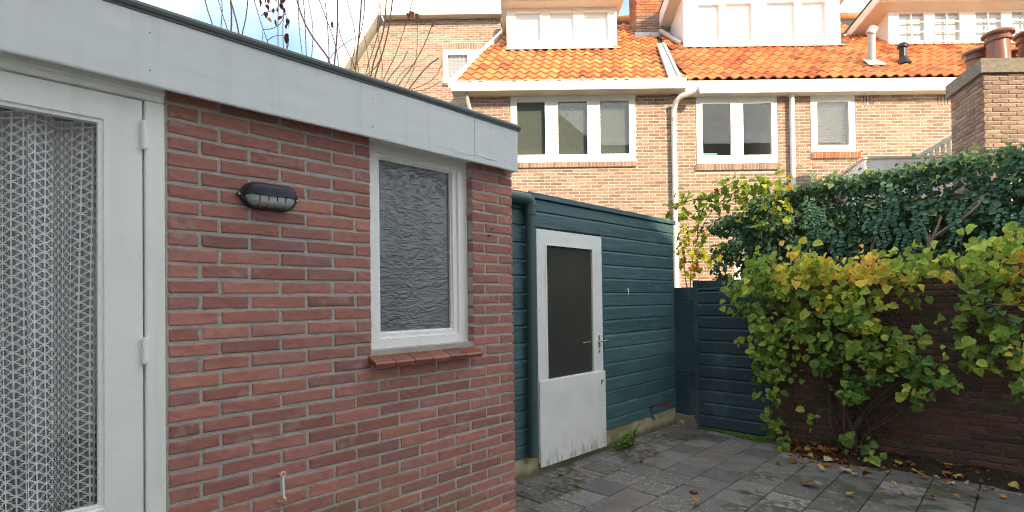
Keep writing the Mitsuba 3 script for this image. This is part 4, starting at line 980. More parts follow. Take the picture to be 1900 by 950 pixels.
for k, (t0, s0_) in enumerate(FALL):
    sz = 0.125 if k == 0 else 0.06 if k in (1, 2) else 0.085 if k < 6 else r.uniform(0.035, 0.075)
    zb = max(0.012, float(soil_h(np.array([t0]), np.array([s0_]))[0]) + 0.022) if s0_ > 5.5 and t0 > -2.0 else 0.012
    N_ = np.array([[r.normal(0, 0.25), r.normal(0, 0.25), 1.0]]); a = r.uniform(0, 6.28)
    if k == 0: a = 2.6
    V, f = leaves(np.array([gp(t0, s0_, zb)]), N_, np.array([[math.cos(a), math.sin(a), 0.0]]), np.array([sz]), leaf_template('grape' if k % 3 == 0 else 'heart'), r)
    V = V[0]; V[:, 2] += 0.012 * np.sin(np.arange(len(V)) * 2.1); V[:, 2] -= V[:, 2].min() - zb + 0.004
    u = {0: 0.80, 1: 0.62, 2: 0.3, 3: 0.95, 4: 0.82, 5: 0.8}.get(k, r.choice([0.15, 0.3, 0.45, 0.55, 0.7, 0.85, 0.97]))
    kk = add(None, 'fallen_leaf', mesh(V, f), 'dead_leaf', uv=(u, r.random()))
    if k in FLAB: tag(kk, FLAB[k], 'leaf', 'fallen leaves')
    else:
        col = 'dark brown' if u < 0.2 else 'brown' if u < 0.5 else 'orange-brown' if u < 0.62 else 'yellow-brown' if u < 0.8 else 'yellow' if u < 0.9 else 'pale cream'
        zone = 'on the slabs in front of the soil bed' if s0_ < 5.58 else 'in the heap at the stem of the climber' if t0 < -1.28 else 'on the soil below the bare right part of the brick wall'
        tag(kk, f'{col} fallen leaf {zone}', 'leaf', 'fallen leaves')
n = 420
t = np.where(r.random(n) < 0.5, r.normal(-1.55, 0.25, n), r.uniform(-1.9, 0.5, n)); s = r.uniform(5.68, 6.22, n)
P = np.stack([gp(a, b, c) for a, b, c in zip(t, s, soil_h(t, s) + 0.012)]); N = r.normal(0, 0.5, (n, 3)) + np.array([0, 0, 1.0]); D = r.normal(0, 1, (n, 3)); D[:, 2] *= 0.2
V, f = leaves(P, N, D, r.uniform(0.02, 0.055, n), leaf_template('oval'), r)
m, u = joined(V, f, np.stack([r.random(n) ** 2.6 * 0.75, r.random(n)], 1))
stuff(add(None, 'leaf_litter', m, 'dead_leaf', uv=u), 'dark leaf litter on the soil bed')
tag(add(None, 'fir_cone', tf(trimesh.creation.icosphere(2, 0.028), np.diag([1.25, 1.0, 0.6, 1.0])), 'rotten_wood', smooth=True, M=frame(gp(-1.99, 4.13, 0.014), GT, GW)), 'small dark round cone lying on a speckled slab', 'cone')
# moss strip at the foot of the gate
n = 1500
t = r.uniform(-2.75, -2.08, n); s = 6.23 - 0.16 * r.random(n) ** 1.4 * np.clip((t + 2.8) / 0.5, 0.15, 1)
P = np.stack([gp(a, b, 0.0) for a, b in zip(t, s)]); N = r.normal(0, 0.6, (n, 3)); N[:, 2] = 0.4; D = r.normal(0, 0.5, (n, 3)); D[:, 2] = 1
V, f = leaves(P, N, D, r.uniform(0.012, 0.035, n), simple_template(), r)
m, u = joined(V, f, np.stack([r.random(n) * 0.5, r.random(n)], 1))
stuff(add(None, 'moss', m, 'weed_leaf', uv=u), 'green moss and grass along the foot of the gate')
wd = thing('weed_clump', 'bright green weed growing between the shed plinth and the paving beside the white door', 'weed')
for k in range(46):
    a = r.uniform(-1.4, 1.4); L_ = r.uniform(0.10, 0.22); t0, s0_ = -3.15 + 0.06 * r.random(), 4.88 + r.normal(0, 0.10)
    tip = (t0 + 0.4 * L_ * math.cos(a), s0_ + 0.7 * L_ * math.sin(a), L_)
    q = np.linspace(0.15, 1, 9); Pm = np.array([(t0 + (tip[0] - t0) * x, s0_ + (tip[1] - s0_) * x, L_ * (1.5 * x - 0.55 * x * x)) for x in q])
    P = np.array([gp(*p) for p in Pm]); sd_ = np.where(np.arange(9) % 2, 1, -1)[:, None]
    N = np.array([[0, 0, 1.0]]) + r.normal(0, 0.4, (9, 3)); D = GW * sd_ * 0.8 + GT * r.normal(0, 0.7, (9, 1)) + np.array([0, 0, 0.25])
    V, f = leaves(P, N, D, r.uniform(0.022, 0.042, 9), simple_template(), r)
    m, u = joined(V, f, np.stack([r.random(9), r.random(9)], 1))
    st = tube([gp(*p) for p in np.vstack([(t0, s0_, 0.0), Pm])], 0.0014, 4)
    mm = cat([m, st]); add(wd, 'shoot', mm, 'weed_leaf', uv=np.vstack([u, np.tile((0.2, 0.3), (len(st.vertices), 1))]))
for (t0, s0_), lab in (((-2.80, 3.62), 'tiny green sprout in a slab joint in front of the shed door'), ((-3.08, 3.78), 'tiny green seedling in the slab joint closest to the shed wall')):
    V, f = leaves(np.tile(gp(t0, s0_, 0.002), (6, 1)), r.normal(0, 0.4, (6, 3)) + np.array([0, 0, 1]), r.normal(0, 1, (6, 3)) + np.array([0, 0, 0.9]), r.uniform(0.03, 0.055, 6), leaf_template('oval'), r)
    m, u = joined(V, f, np.stack([r.uniform(0.5, 1, 6), r.random(6)], 1)); tag(add(None, 'sprout', m, 'weed_leaf', uv=u), lab, 'weed')

# ================================================================== ROW OF HOUSES
YF = 10.05
MF = frame((0, YF, 0), (1, 0, 0), (0, -1, 0))       # (u = x, n = towards us, z)
r = np.random.default_rng(91)
TANR = math.tan(math.radians(38)); CR, SR = math.cos(math.radians(38)), math.sin(math.radians(38))


def roof_z(y): return 5.62 + (y - 9.8) * TANR


def roof_frame(x0, skew):
    """(u across, v up the slope, n off the roof)"""
    m = np.eye(4); m[:3, 0] = (1, 0, 0); m[:3, 1] = (skew * CR, CR, SR); m[:3, 2] = (0, -SR, CR); m[:3, 3] = (x0, 9.74, roof_z(9.74)); return m


def pantile(u, v, w=0.206, L=0.365, r=None):
    k = np.linspace(0, 1, 9); x = u + k * (w + 0.020)
    prof = 0.018 * np.sin(2 * np.pi * (k * 1.08) - 0.9) + 0.010 * np.clip(np.sin(2 * np.pi * k * 1.08 - 0.9), 0, 1)
    dz = r.uniform(-0.002, 0.002); dy = r.uniform(-0.006, 0.006)
    V = [(a, v + dy, p + 0.024 + dz) for a, p in zip(x, prof)] + [(a, v + L + dy, p - 0.004 + dz) for a, p in zip(x, prof)] + [(a, v + dy + 0.002, p + 0.002 + dz) for a, p in zip(x, prof)]
    f = []
    for i_ in range(8):
        f += [(i_, i_ + 1, i_ + 10), (i_, i_ + 10, i_ + 9), (i_ + 18, i_ + 19, i_ + 1), (i_ + 18, i_ + 1, i_)]
    return mesh(V, f)


def tile_roof(parent, x0, x1, skew, keepfn, nparts, vmax, seed, v0=0.0):
    r = np.random.default_rng(seed); Mr = roof_frame(0, skew); out = []
    for row in range(int(vmax / 0.318)):
        for col in range(int((x1 - x0) / 0.206) + 1):
            u, v = x0 + col * 0.206, v0 + row * 0.318
            w_ = Mr @ np.array([u + 0.1, v + 0.16, 0, 1])
            if keepfn(w_[0], w_[1]): out.append((u, v, w_[0], w_[1]))
    out.sort(key=lambda q: q[1] + 0.05 * abs(q[2] - 3))
    ms, us = [], []
    for i_, (u, v, *_r) in enumerate(out):
        m = tf(pantile(u, v, r=r), Mr); uv = r.random(2)
        if i_ < nparts: add(parent, 'roof_tile', m, 'pantile', smooth=False, uv=uv)
        else: ms.append(m); us.append(np.tile(uv, (len(m.vertices), 1)))
    if ms: stuff(add(parent, 'far_roof_tiles', cat(ms), 'pantile', uv=np.vstack(us)))


def house_window(h, M, x0, x1, z0, z1, panes, n_frame=(-0.06, 0.012), mull=0.06, blind=None, depth=0.06, room=True, wallcut=True):
    """frame with openings for the panes (x0, x1, z0, z1), glass, a blind and a lined room behind"""
    k = add(h, 'window', tf(ring(x0, x1, z0, z1, panes, *n_frame), M), 'house_white')
    for a, b, c, d in panes:
        add(k, 'sash', tf(ring(a - 0.018, b + 0.018, c - 0.018, d + 0.018, [(a + 0.012, b - 0.012, c + 0.012, d - 0.012)], n_frame[1] - 0.03, n_frame[1] + 0.008), M), 'house_white')
        add(k, 'pane', tf(mesh([(a, n_frame[1] - 0.02, c), (b, n_frame[1] - 0.02, c), (b, n_frame[1] - 0.02, d), (a, n_frame[1] - 0.02, d)], [(0, 1, 2), (0, 2, 3)]), M), 'glass')
        if blind:
            mat, pitch, hgt, ang = blind; ms = []; zz_ = c - 0.01
            while zz_ < d + 0.01:
                s_ = bx(a - 0.01, b + 0.01, -0.016, 0.016, -0.0008, 0.0008); s_ = mesh(s_.vertices, s_.faces); ca, sa = math.cos(ang), math.sin(ang)
                vv_ = s_.vertices.copy(); s_.vertices[:, 1], s_.vertices[:, 2] = ca * vv_[:, 1] - sa * vv_[:, 2] - depth - 0.03, sa * vv_[:, 1] + ca * vv_[:, 2] + zz_
                ms.append(s_); zz_ += pitch
            stuff(add(k, 'blind_slats', tf(cat(ms), M), mat))
    return k


def rowlock(h, M, x0, x1, z0, z1, proud=0.045, mat='tan_brick'):
    k = add(h, 'sill', tf(bx(x0 + 0.004, x1 - 0.004, -0.05, proud - 0.008, z0 + 0.004, z1 - 0.004), M), 'pale_mortar')
    n_ = int(round((x1 - x0) / 0.0665)); e_ = np.linspace(x0, x1, n_ + 1)
    for a, b in zip(e_[:-1], e_[1:]):
        add(k, 'brick', tf(bx(a + 0.005, b - 0.005, -0.04, proud + r.uniform(-0.002, 0.002), z0, z1 + 0.004, 0.003), M), mat, uv=r.random(2))


def room_box(h, M, x0, x1, z0, z1, d=1.6):
    m = cat([bx(x0, x1, -d - 0.02, -d, z0, z1), bx(x0 - 0.02, x0, -d, -0.13, z0, z1), bx(x1, x1 + 0.02, -d, -0.13, z0, z1), bx(x0, x1, -d, -0.13, z0 - 0.02, z0), bx(x0, x1, -d, -0.13, z1, z1 + 0.02)])
    add(h, 'room_lining', tf(m, M), 'room_pale')


# --- house A: three-light window
hA = thing('terraced_house', 'tan brick house with a three-pane window, orange pantile roof and white box dormer', 'house')
W1 = (0.019, 2.380, 4.175, 5.46)
XA0, XA1 = -0.786, 3.055
GFA = (0.4, 2.2, 0.1, 2.3)
wa = add(hA, 'wall', cat([slab_wall(XA0 + 0.01, XA1, 0, 5.46, [W1, GFA], -0.12, -0.003, MF), bx(XA0 + 0.01, XA0 + 0.12, YF + 0.12, 14.3, 0, 5.5), bx(XA0, XA1, 14.2, 14.3, 0, 5.5)]), 'pale_mortar')
lay(wa, 'brick', brick_rects(XA0, XA1, 0.0, 5.455, openings=[W1, (W1[0], W1[1], 4.07, 4.18), GFA], L=0.208, h=0.049, jt=0.0115), MF, 'tan_brick', 0, (-0.0005, 0.0025), ch=0.003, seed=101)
house_window(hA, MF, *W1, [(0.130, 0.680, 4.315, 5.345), (0.905, 1.478, 4.315, 5.345), (1.70, 2.270, 4.315, 5.345)], blind=('blind_grey', 0.028, 0, 1.0))
rowlock(hA, MF, 0.0, 2.395, 4.078, 4.172)
room_box(hA, MF, 0.0, 2.4, 4.1, 5.5)
add(hA, 'garden_door', tf(ring(*GFA, [(0.52, 1.24, 0.3, 2.15), (1.36, 2.08, 0.3, 2.15)], -0.06, 0.01), MF), 'house_white')
add(hA, 'garden_door_glass', tf(bx(0.5, 2.1, -0.05, -0.045, 0.28, 2.17), MF), 'blind_grey')


def gutter(h, x0, x1, yf, zt, zb, yback=YF - 0.012):
    g = add(h, 'gutter', cat([bx(x0, x1, yf, yf + 0.03, zb, zt, 0.004), bx(x0, x0 + 0.02, yf + 0.03, yback, zb + 0.002, zt - 0.03), bx(x1 - 0.02, x1, yf + 0.03, yback, zb + 0.002, zt - 0.03)]), 'house_white')
    add(g, 'soffit', bx(x0 + 0.021, x1 - 0.021, yf + 0.031, yback, zb + 0.004, zb + 0.02), 'soffit_paint')
    add(g, 'lining', cat([bx(x0, x1, yf - 0.006, yf + 0.05, zt + 0.001, zt + 0.014), bx(x0 + 0.02, x1 - 0.02, yf + 0.031, yback + 0.2, zt - 0.08, zt - 0.06)]), 'zinc')


gutter(hA, -1.065, 3.262, 9.72, 5.612, 5.435)
rA = add(hA, 'roof', mesh([(-0.98, 9.94, roof_z(9.94) - 0.04), (3.06, 9.94, roof_z(9.94) - 0.04), (3.95, 14.1, roof_z(14.1) - 0.04), (0.16, 14.1, roof_z(14.1) - 0.04), (-0.98, 9.94, roof_z(9.94) - 0.12), (3.06, 9.94, roof_z(9.94) - 0.12), (3.95, 14.1, roof_z(14.1) - 0.12), (0.16, 14.1, roof_z(14.1) - 0.12)],
                               [(0, 1, 2), (0, 2, 3), (4, 6, 5), (4, 7, 6), (0, 4, 5), (0, 5, 1), (1, 5, 6), (1, 6, 2), (3, 7, 4), (3, 4, 0)]), 'roof_felt')
DAX0, DAX1, DY = -0.03, 2.40, 11.78


def in_dormer(x, y, x0, x1): return x0 < x < x1 and y > DY - 0.05


tile_roof(rA, -1.02, 2.88, 0.21, lambda x, y: y < 14.0 and x > -1.05 + 0.27 * (y - 9.74) - 0.02 and not in_dormer(x, y, DAX0 + 0.02, DAX1 - 0.02), 290, 5.4, 201)
vb = [(-1.06, 9.70), (-0.06, 13.4)]
vm = []
for (x, y) in vb:
    vm += [(x - 0.05, y, roof_z(y) - 0.06), (x + 0.02, y, roof_z(y) - 0.06), (x - 0.05, y, roof_z(y) + 0.075), (x + 0.02, y, roof_z(y) + 0.075)]
add(rA, 'verge_board', hull(vm), 'house_white')
# ridge tiles
for k in range(12):
    x = -0.2 + k * 0.38
    add(rA, 'ridge_tile', tf(tube([(x, 14.12, roof_z(14.1) + 0.02), (x + 0.40, 14.12, roof_z(14.1) + 0.03)], [0.11, 0.125], 12), np.eye(4)), 'pantile', smooth=40, uv=r.random(2))
add(hA, 'back_roof', mesh([(0.6, 14.1, roof_z(14.1) - 0.03), (12, 14.1, roof_z(14.1) - 0.03), (12, 18.4, 5.62), (3.1, 18.4, 5.62)], [(0, 1, 2), (0, 2, 3)]), 'roof_felt')


def dormer(h, x0, x1, zb, zt, panes, roof_z0, roof_z1, over=(0.12, 0.08), slope=0.0, blind='blind_white', bars=None, slab_front=None):
    """box dormer: cheeks, front frame with panes, overhanging roof slab"""
    MD = frame((0, DY, 0), (1, 0, 0), (0, -1, 0)); yb = DY + (zt - zb) / TANR + 0.15
    d = add(h, 'dormer', tf(ring(x0 - 0.01, x1 + 0.01, zb, zt, panes, -0.06, 0.03), MD), 'house_white')
    for xa, xb in ((x0, x0 + 0.05), (x1 - 0.05, x1)):
        add(d, 'cheek', hull([(x, y, z) for x in (xa, xb) for y, z in ((DY + 0.062, zb - 0.05), (DY + 0.062, zt), (yb, zt), (yb, zt - 0.05))]), 'house_white')
    for a, b, c, e_ in panes:
        add(d, 'sash', tf(ring(a - 0.015, b + 0.015, c - 0.015, e_ + 0.015, [(a + 0.02, b - 0.02, c + 0.02, e_ - 0.02)], 0.0, 0.04), MD), 'house_white')
        add(d, 'pane', tf(mesh([(a, 0.01, c), (b, 0.01, c), (b, 0.01, e_), (a, 0.01, e_)], [(0, 1, 2), (0, 2, 3)]), MD), 'glass')
        add(d, 'blind', tf(bx(a - 0.01, b + 0.01, -0.05, -0.045, c - 0.01, e_ + 0.01), MD), blind)
        if bars:
            w_, h2 = (b - a), (e_ - c); q_ = [bx(a + w_ / 2 - 0.014, a + w_ / 2 + 0.014, 0.002, 0.034, c, e_)] + [bx(a, b, 0.002, 0.0335, c + h2 * k_ / 3 - 0.013, c + h2 * k_ / 3 + 0.013) for k_ in (1, 2)]
            add(d, 'glazing_bar', tf(cat(q_), MD), 'house_white')
    ya = DY - 0.36; yb2 = yb + 0.4
    zs = lambda y: -slope * (y - ya)
    sl = hull([(x, y, z + zs(y)) for x in (x0 - over[0], x1 + over[0]) for y in (ya, yb2) for z in (roof_z0, roof_z1)])
    add(d, 'roof_slab', sl, 'house_white')
    add(d, 'soffit', hull([(x, y, z + zs(y)) for x in (x0 - over[0] + 0.02, x1 + over[0] - 0.02) for y in (ya + 0.03, yb2 - 0.05) for z in (roof_z0 - 0.012, roof_z0 - 0.003)]), 'soffit_paint')
    add(d, 'roof_edge', hull([(x, y, z + zs(y)) for x in (x0 - over[0] - 0.015, x1 + over[0] + 0.015) for y in (ya - 0.015, yb2) for z in (roof_z1 + 0.002, roof_z1 + 0.03)]), 'roof_felt')
    add(d, 'flashing', hull([(x, y, z) for x in (x0 - 0.05, x1 + 0.05) for y, z in ((DY - 0.17, roof_z(DY - 0.17) + 0.05), (DY - 0.17, roof_z(DY - 0.17) + 0.062), (DY - 0.03, zb + 0.01), (DY - 0.03, zb - 0.02))]), 'zinc')
    return d


dormer(hA, DAX0, DAX1, 7.165, 8.07, [(0.15, 0.72, 7.27, 7.99), (0.90, 1.47, 7.27, 7.99), (1.66, 2.23, 7.27, 7.99)], 8.075, 8.40)
# roof chimney on the party wall
chim = add(hA, 'chimney', bx(3.085, 3.825, 12.72, 13.42, 7.3, 9.9), 'pale_mortar')
Mc1 = frame((0, 12.70, 0), (1, 0, 0), (0, -1, 0)); Mc2 = frame((3.07, 12.7, 0), (0, 1, 0), (-1, 0, 0))
for za, zb, mat, sd_ in ((7.45, 8.40, 'brown_brick', 1), (8.40, 9.9, 'orange_brick', 2)):
    lay(chim, 'brick', brick_rects(3.07, 3.84, za, zb, L=0.208, h=0.049), Mc1, mat, 150, (-0.001, 0.003), ch=0.003, seed=300 + sd_)
    lay(chim, 'side_brick', brick_rects(0.01, 0.72, za, zb, L=0.208, h=0.049), Mc2, mat, 0, (-0.001, 0.003), ch=0.003, seed=310 + sd_, rest='side_brickwork')
add(chim, 'flashing', hull([(3.02, 12.62, 7.86), (3.89, 12.62, 7.86), (3.02, 12.70, 7.98), (3.89, 12.70, 7.98), (3.02, 12.62, 7.82), (3.89, 12.62, 7.82)]), 'zinc')
# zinc party strip between the two roofs
zs_ = []
for x0_, x1_, y in ((2.93, 3.17, 9.74), (3.30, 3.50, 11.8)):
    zs_ += [(x0_, y, roof_z(y) + 0.03), (x1_, y, roof_z(y) + 0.03), (x0_, y, roof_z(y) + 0.085), (x1_, y, roof_z(y) + 0.085)]
add(hA, 'party_strip', hull(zs_), 'zinc')
zs_ = []
for x0_, x1_, y in ((3.10, 3.16, 9.74), (3.42, 3.47, 11.8)):
    zs_ += [(x0_, y, roof_z(y) + 0.05), (x1_, y, roof_z(y) + 0.05), (x0_, y, roof_z(y) + 0.115), (x1_, y, roof_z(y) + 0.115)]
add(hA, 'party_strip', hull(zs_), 'zinc')
# rainwater pipes of house A
pA = add(hA, 'downpipe', tube([(3.47, 9.70, 5.385), (3.41, 9.715, 5.38), (3.16, 9.80, 5.305), (3.105, 9.90, 5.24), (3.083, 9.965, 5.10), (3.083, 9.965, 5.0), (3.083, 9.965, 2.5), (3.083, 9.965, 0.0)], 0.048, 14), 'house_white', smooth=50)
add(pA, 'cap', tube([(3.45, 9.705, 5.385), (3.475, 9.70, 5.387)], 0.085, 16), 'grey_paint', smooth=30)
add(pA, 'collar', tube([(3.083, 9.965, 4.90), (3.083, 9.965, 4.97)], 0.056, 14), 'grey_paint', smooth=40)
add(hA, 'downpipe', tube([(-0.80, 9.85, 5.44), (-0.78, 9.87, 5.30), (-0.70, 9.96, 5.0), (-0.69, 9.97, 0)], 0.04, 12), 'grey_paint', smooth=50)

# --- house B: two-light and single windows
hB = thing('terraced_house', 'tan brick house with two white windows, long orange pantile roof and two white dormers', 'house')
W2 = (3.534, 5.061, 4.107, 5.40); W3 = (5.701, 6.535, 4.302, 5.40); GFB = (4.2, 5.6, 0.1, 2.3)
XB1 = 13.0
vents = [(6.712 + 0.062 * k - 0.008, 6.712 + 0.062 * k + 0.008, 5.18, 5.375) for k in range(4)] + [(8.122 + 0.061 * k - 0.008, 8.122 + 0.061 * k + 0.008, 5.17, 5.365) for k in range(4)]
wb = add(hB, 'wall', cat([slab_wall(XA1 + 0.003, XB1, 0, 5.42, [W2, W3, GFB], -0.12, -0.003, MF), bx(XB1 - 0.1, XB1, YF + 0.12, 14.3, 0, 5.5)]), 'pale_mortar')
lay(wb, 'brick', brick_rects(XA1 + 0.008, XB1, 0.0, 5.415, openings=[W2, (3.49, 5.09, 3.975, 4.11), W3, (5.69, 6.63, 4.17, 4.305), GFB] + vents, L=0.208, h=0.049, jt=0.0115), MF, 'tan_brick', 0, (-0.0005, 0.0025), ch=0.003, seed=102)
for a, b, c, d in vents: add(hB, 'weep_slot', tf(bx(a, b, -0.0028, -0.001, c, d), MF), 'black_metal')
house_window(hB, MF, *W2, [(3.635, 4.192, 4.258, 5.262), (4.405, 4.960, 4.258, 5.262)])
house_window(hB, MF, *W3, [(5.805, 6.425, 4.422, 5.265)], blind=('blind_white', 0.030, 0, 0.55))
rowlock(hB, MF, 3.50, 5.08, 3.985, 4.104); rowlock(hB, MF, 5.70, 6.62, 4.182, 4.299, mat='orange_brick')
room_box(hB, MF, 3.5, 5.08, 4.05, 5.45); room_box(hB, MF, 5.66, 6.56, 4.25, 5.45)
tag(add(None, 'plastic_crate', cat([bx(3.66, 3.98, 10.22, 10.5, 4.26, 4.36, 0.01), bx(3.80, 3.88, 10.3, 10.4, 4.36, 4.385, 0.005), bx(3.645, 3.995, 10.21, 10.51, 4.345, 4.362, 0.004)]), 'mint_plastic'), 'mint green plastic box on the sill inside the two-pane window', 'box')
add(hB, 'inner_sill', bx(3.55, 5.05, 10.19, 10.56, 4.225, 4.258), 'house_white')
add(hB, 'garden_door', tf(ring(*GFB, [(4.32, 4.84, 0.9, 2.15), (4.96, 5.48, 0.9, 2.15)], -0.06, 0.01), MF), 'house_white')
add(hB, 'garden_door_glass', tf(bx(4.3, 5.5, -0.05, -0.045, 0.88, 2.17), MF), 'blind_grey')
gutter(hB, 3.268, 13.0, 9.82, 5.592, 5.372)
rB = add(hB, 'roof', mesh([(3.07, 9.98, roof_z(9.98) - 0.04), (13, 9.98, roof_z(9.98) - 0.04), (13, 14.1, roof_z(14.1) - 0.04), (3.96, 14.1, roof_z(14.1) - 0.04), (3.07, 9.98, roof_z(9.98) - 0.12), (13, 9.98, roof_z(9.98) - 0.12), (13, 14.1, roof_z(14.1) - 0.12), (3.9, 14.1, roof_z(14.1) - 0.12)],
                               [(0, 1, 2), (0, 2, 3), (4, 6, 5), (4, 7, 6), (0, 4, 5), (0, 5, 1), (1, 5, 6), (1, 6, 2), (3, 7, 4), (3, 4, 0)]), 'roof_felt')
DBX0, DBX1, DCX0, DCX1 = 3.90, 7.36, 8.45, 12.6
tile_roof(rB, 3.17, 11.3, 0.0, lambda x, y: y < 14.0 and x > 3.2 + 0.16 * (y - 9.74) and not in_dormer(x, y, DBX0 + 0.02, DBX1 - 0.02) and not in_dormer(x, y, DCX0 + 0.02, DCX1), 300, 5.4, 202, v0=0.11)
for k in range(20):
    x = 4.4 + k * 0.38
    add(rB, 'ridge_tile', tube([(x, 14.12, roof_z(14.1) + 0.02), (x + 0.40, 14.12, roof_z(14.1) + 0.03)], [0.11, 0.125], 12), 'pantile', smooth=40, uv=r.random(2))
dormer(hB, DBX0, DBX1, 7.14, 8.42, [(4.19, 4.70, 7.24, 8.11), (4.80, 5.42, 7.24, 8.13), (5.72, 6.38, 7.24, 8.14), (6.49, 7.06, 7.24, 8.14)], 8.43, 8.75, over=(0.27, 0.1), slope=0.24)
dormer(hB, DCX0, DCX1, 7.085, 7.955, [(8.65, 9.25, 7.20, 7.87), (9.44, 10.04, 7.20, 7.87), (10.35, 10.97, 7.20, 7.87), (11.16, 11.78, 7.20, 7.87)], 7.965, 8.16, over=(0.42, 0.1), slope=0.27, blind='lamp_glass', bars=True)
add(hB, 'downpipe', tube([(5.312, 9.975, 5.38), (5.312, 9.975, 0.0)], 0.045, 14), 'house_white', smooth=50)
# flues, small pipes
fl = add(hB, 'flue', tube([(7.20, 10.50, roof_z(10.5) - 0.05), (7.20, 10.50, roof_z(10.5) + 0.60)], 0.068, 16), 'zinc', smooth=40)
add(fl, 'cowl', tube([(7.17, 10.50, roof_z(10.5) + 0.60), (7.24, 10.48, roof_z(10.5) + 0.72)], 0.088, 16), 'grey_paint', smooth=40)
add(fl, 'apron', hull([(7.02, 10.32, roof_z(10.32) + 0.05), (7.42, 10.32, roof_z(10.32) + 0.05), (7.08, 10.62, roof_z(10.62) + 0.07), (7.34, 10.62, roof_z(10.62) + 0.07), (7.2, 10.45, roof_z(10.45) + 0.12)]), 'zinc')
vt = add(hB, 'roof_vent', tube([(7.80, 10.48, roof_z(10.48) - 0.05), (7.80, 10.48, roof_z(10.48) + 0.36)], 0.062, 16), 'black_metal', smooth=40)
add(vt, 'cap', lathe([(0.0, 0.10), (0.06, 0.085), (0.095, 0.05), (0.10, 0.0), (0.0, -0.005)], 18), 'black_metal', smooth=40, M=frame((7.80, 10.48, roof_z(10.48) + 0.33), (1, 0, 0), (0, 1, 0)))
add(vt, 'collar', tube([(7.81, 10.46, roof_z(10.46) + 0.0), (7.80, 10.48, roof_z(10.48) + 0.13)], [0.12, 0.07], 16), 'black_metal', smooth=40)
add(hB, 'dormer_drain', tube([(8.02, 12.5, 7.72), (7.86, 12.45, 7.66), (7.80, 12.3, 7.52), (7.92, 12.15, 7.42)], 0.05, 12, 24), 'house_white', smooth=50)
add(hB, 'dormer_drain', tube([(3.62, 12.6, 7.95), (3.68, 12.3, 7.70), (3.86, 11.85, 7.28)], 0.05, 12, 20), 'zinc', smooth=50)
add(hB, 'cheek_flashing', hull([(8.40, 11.75, 7.10), (8.46, 11.75, 7.10), (8.40, 12.9, 7.98), (8.46, 12.9, 7.98), (8.46, 11.75, 7.22), (8.46, 12.9, 8.1)]), 'zinc')

# --- house C: taller gable behind on the left
hC = thing('gable_house', 'taller tan brick gable at the left with sloping white verge board and small window', 'house')
YC = 14.4
MCf = frame((0, YC, 0), (1, 0, 0), (0, -1, 0))
poly = Polygon([(-6.3, 0), (3.0, 0), (3.0, 9.27), (-3.36, 9.27), (-6.3, 4.55)], [[(-1.79, 7.50), (-0.10, 7.50), (-0.10, 8.41), (-1.79, 8.41)]])
wm = extr(poly, 0.11); wm.apply_translation((0, -0.113, 0))
wc = add(hC, 'wall', cat([tf(wm, MCf), bx(-3.4, 2.9, 15.4, 15.5, 0, 9.2), bx(-6.3, -6.2, 14.52, 15.4, 0, 4.4), bx(2.9, 3.0, 14.52, 15.4, 0, 9.2)]), 'pale_mortar')
rc = [q for q in brick_rects(-6.3, 0.3, 4.2, 9.26, openings=[(-1.79, -0.10, 7.42, 8.60)], L=0.208, h=0.049, jt=0.0115)]
rc = [(max(a, -6.3 + (d - 4.55) / 1.605), b, c, d) for a, b, c, d in rc]; rc = [q for q in rc if q[1] - q[0] > 0.03]
lay(wc, 'brick', rc, MCf, 'tan_brick', 0, (-0.001, 0.003), ch=0.003, seed=103)
kC = house_window(hC, MCf, -1.79, -0.10, 7.50, 8.41, [(-1.67, -1.12, 7.64, 8.28), (-0.95, -0.25, 7.64, 8.28)], blind=None)
for a, b in ((-1.67, -1.12), (-0.95, -0.25)):
    add(kC, 'blind', tf(bx(a - 0.01, b + 0.01, -0.08, -0.075, 7.63, 8.29), MCf), 'lamp_glass')
    for k in range(1, 5): add(kC, 'lead_bar', tf(bx(a + (b - a) * k / 5 - 0.004, a + (b - a) * k / 5 + 0.004, -0.006, -0.002, 7.645, 8.275), MCf), 'grey_paint')
    for k in range(1, 6): add(kC, 'lead_bar', tf(bx(a, b, -0.0055, -0.0025, 7.64 + 0.64 * k / 6 - 0.004, 7.64 + 0.64 * k / 6 + 0.004), MCf), 'grey_paint')
k = add(hC, 'lintel', tf(bx(-1.79, -0.12, -0.05, -0.007, 8.42, 8.595), MCf), 'pale_mortar')
for i_ in range(25):
    add(k, 'brick', tf(bx(-1.79 + i_ * 0.0665 + 0.005, -1.79 + (i_ + 1) * 0.0665 - 0.005, -0.04, 0.002, 8.418, 8.597, 0.003), MCf), 'tan_brick', uv=r.random(2))
rowlock(hC, MCf, -1.80, -0.1, 7.425, 7.497)
gC = add(hC, 'eaves_board', bx(-3.50, -0.13, 14.13, 14.17, 9.245, 9.72, 0.004), 'house_white')
add(gC, 'soffit', bx(-3.38, 1.5, 14.171, 14.41, 9.252, 9.27), 'soffit_paint')
vd = np.array([(-6.59, 4.40), (-3.44, 9.32)]); nrm = np.array([-(vd[1] - vd[0])[1], (vd[1] - vd[0])[0]]); nrm /= np.linalg.norm(nrm)
o_ = 0.21 * nrm
add(hC, 'verge_board', hull([(x, y, z) for y in (14.11, 14.16) for x, z in (vd[0], vd[1], vd[0] + o_, vd[1] + o_ + (0.10, 0.16))]), 'house_white')
add(hC, 'verge_soffit', hull([(x, y, z) for y in (14.161, 15.5) for x, z in (vd[0] + 0.003 * nrm, vd[1] + 0.003 * nrm, vd[0] + 0.12 * nrm, vd[1] + 0.12 * nrm)]), 'soffit_paint')
add(hC, 'roof', bx(-3.5, 2.9, 14.2, 15.7, 9.725, 9.76), 'roof_felt')

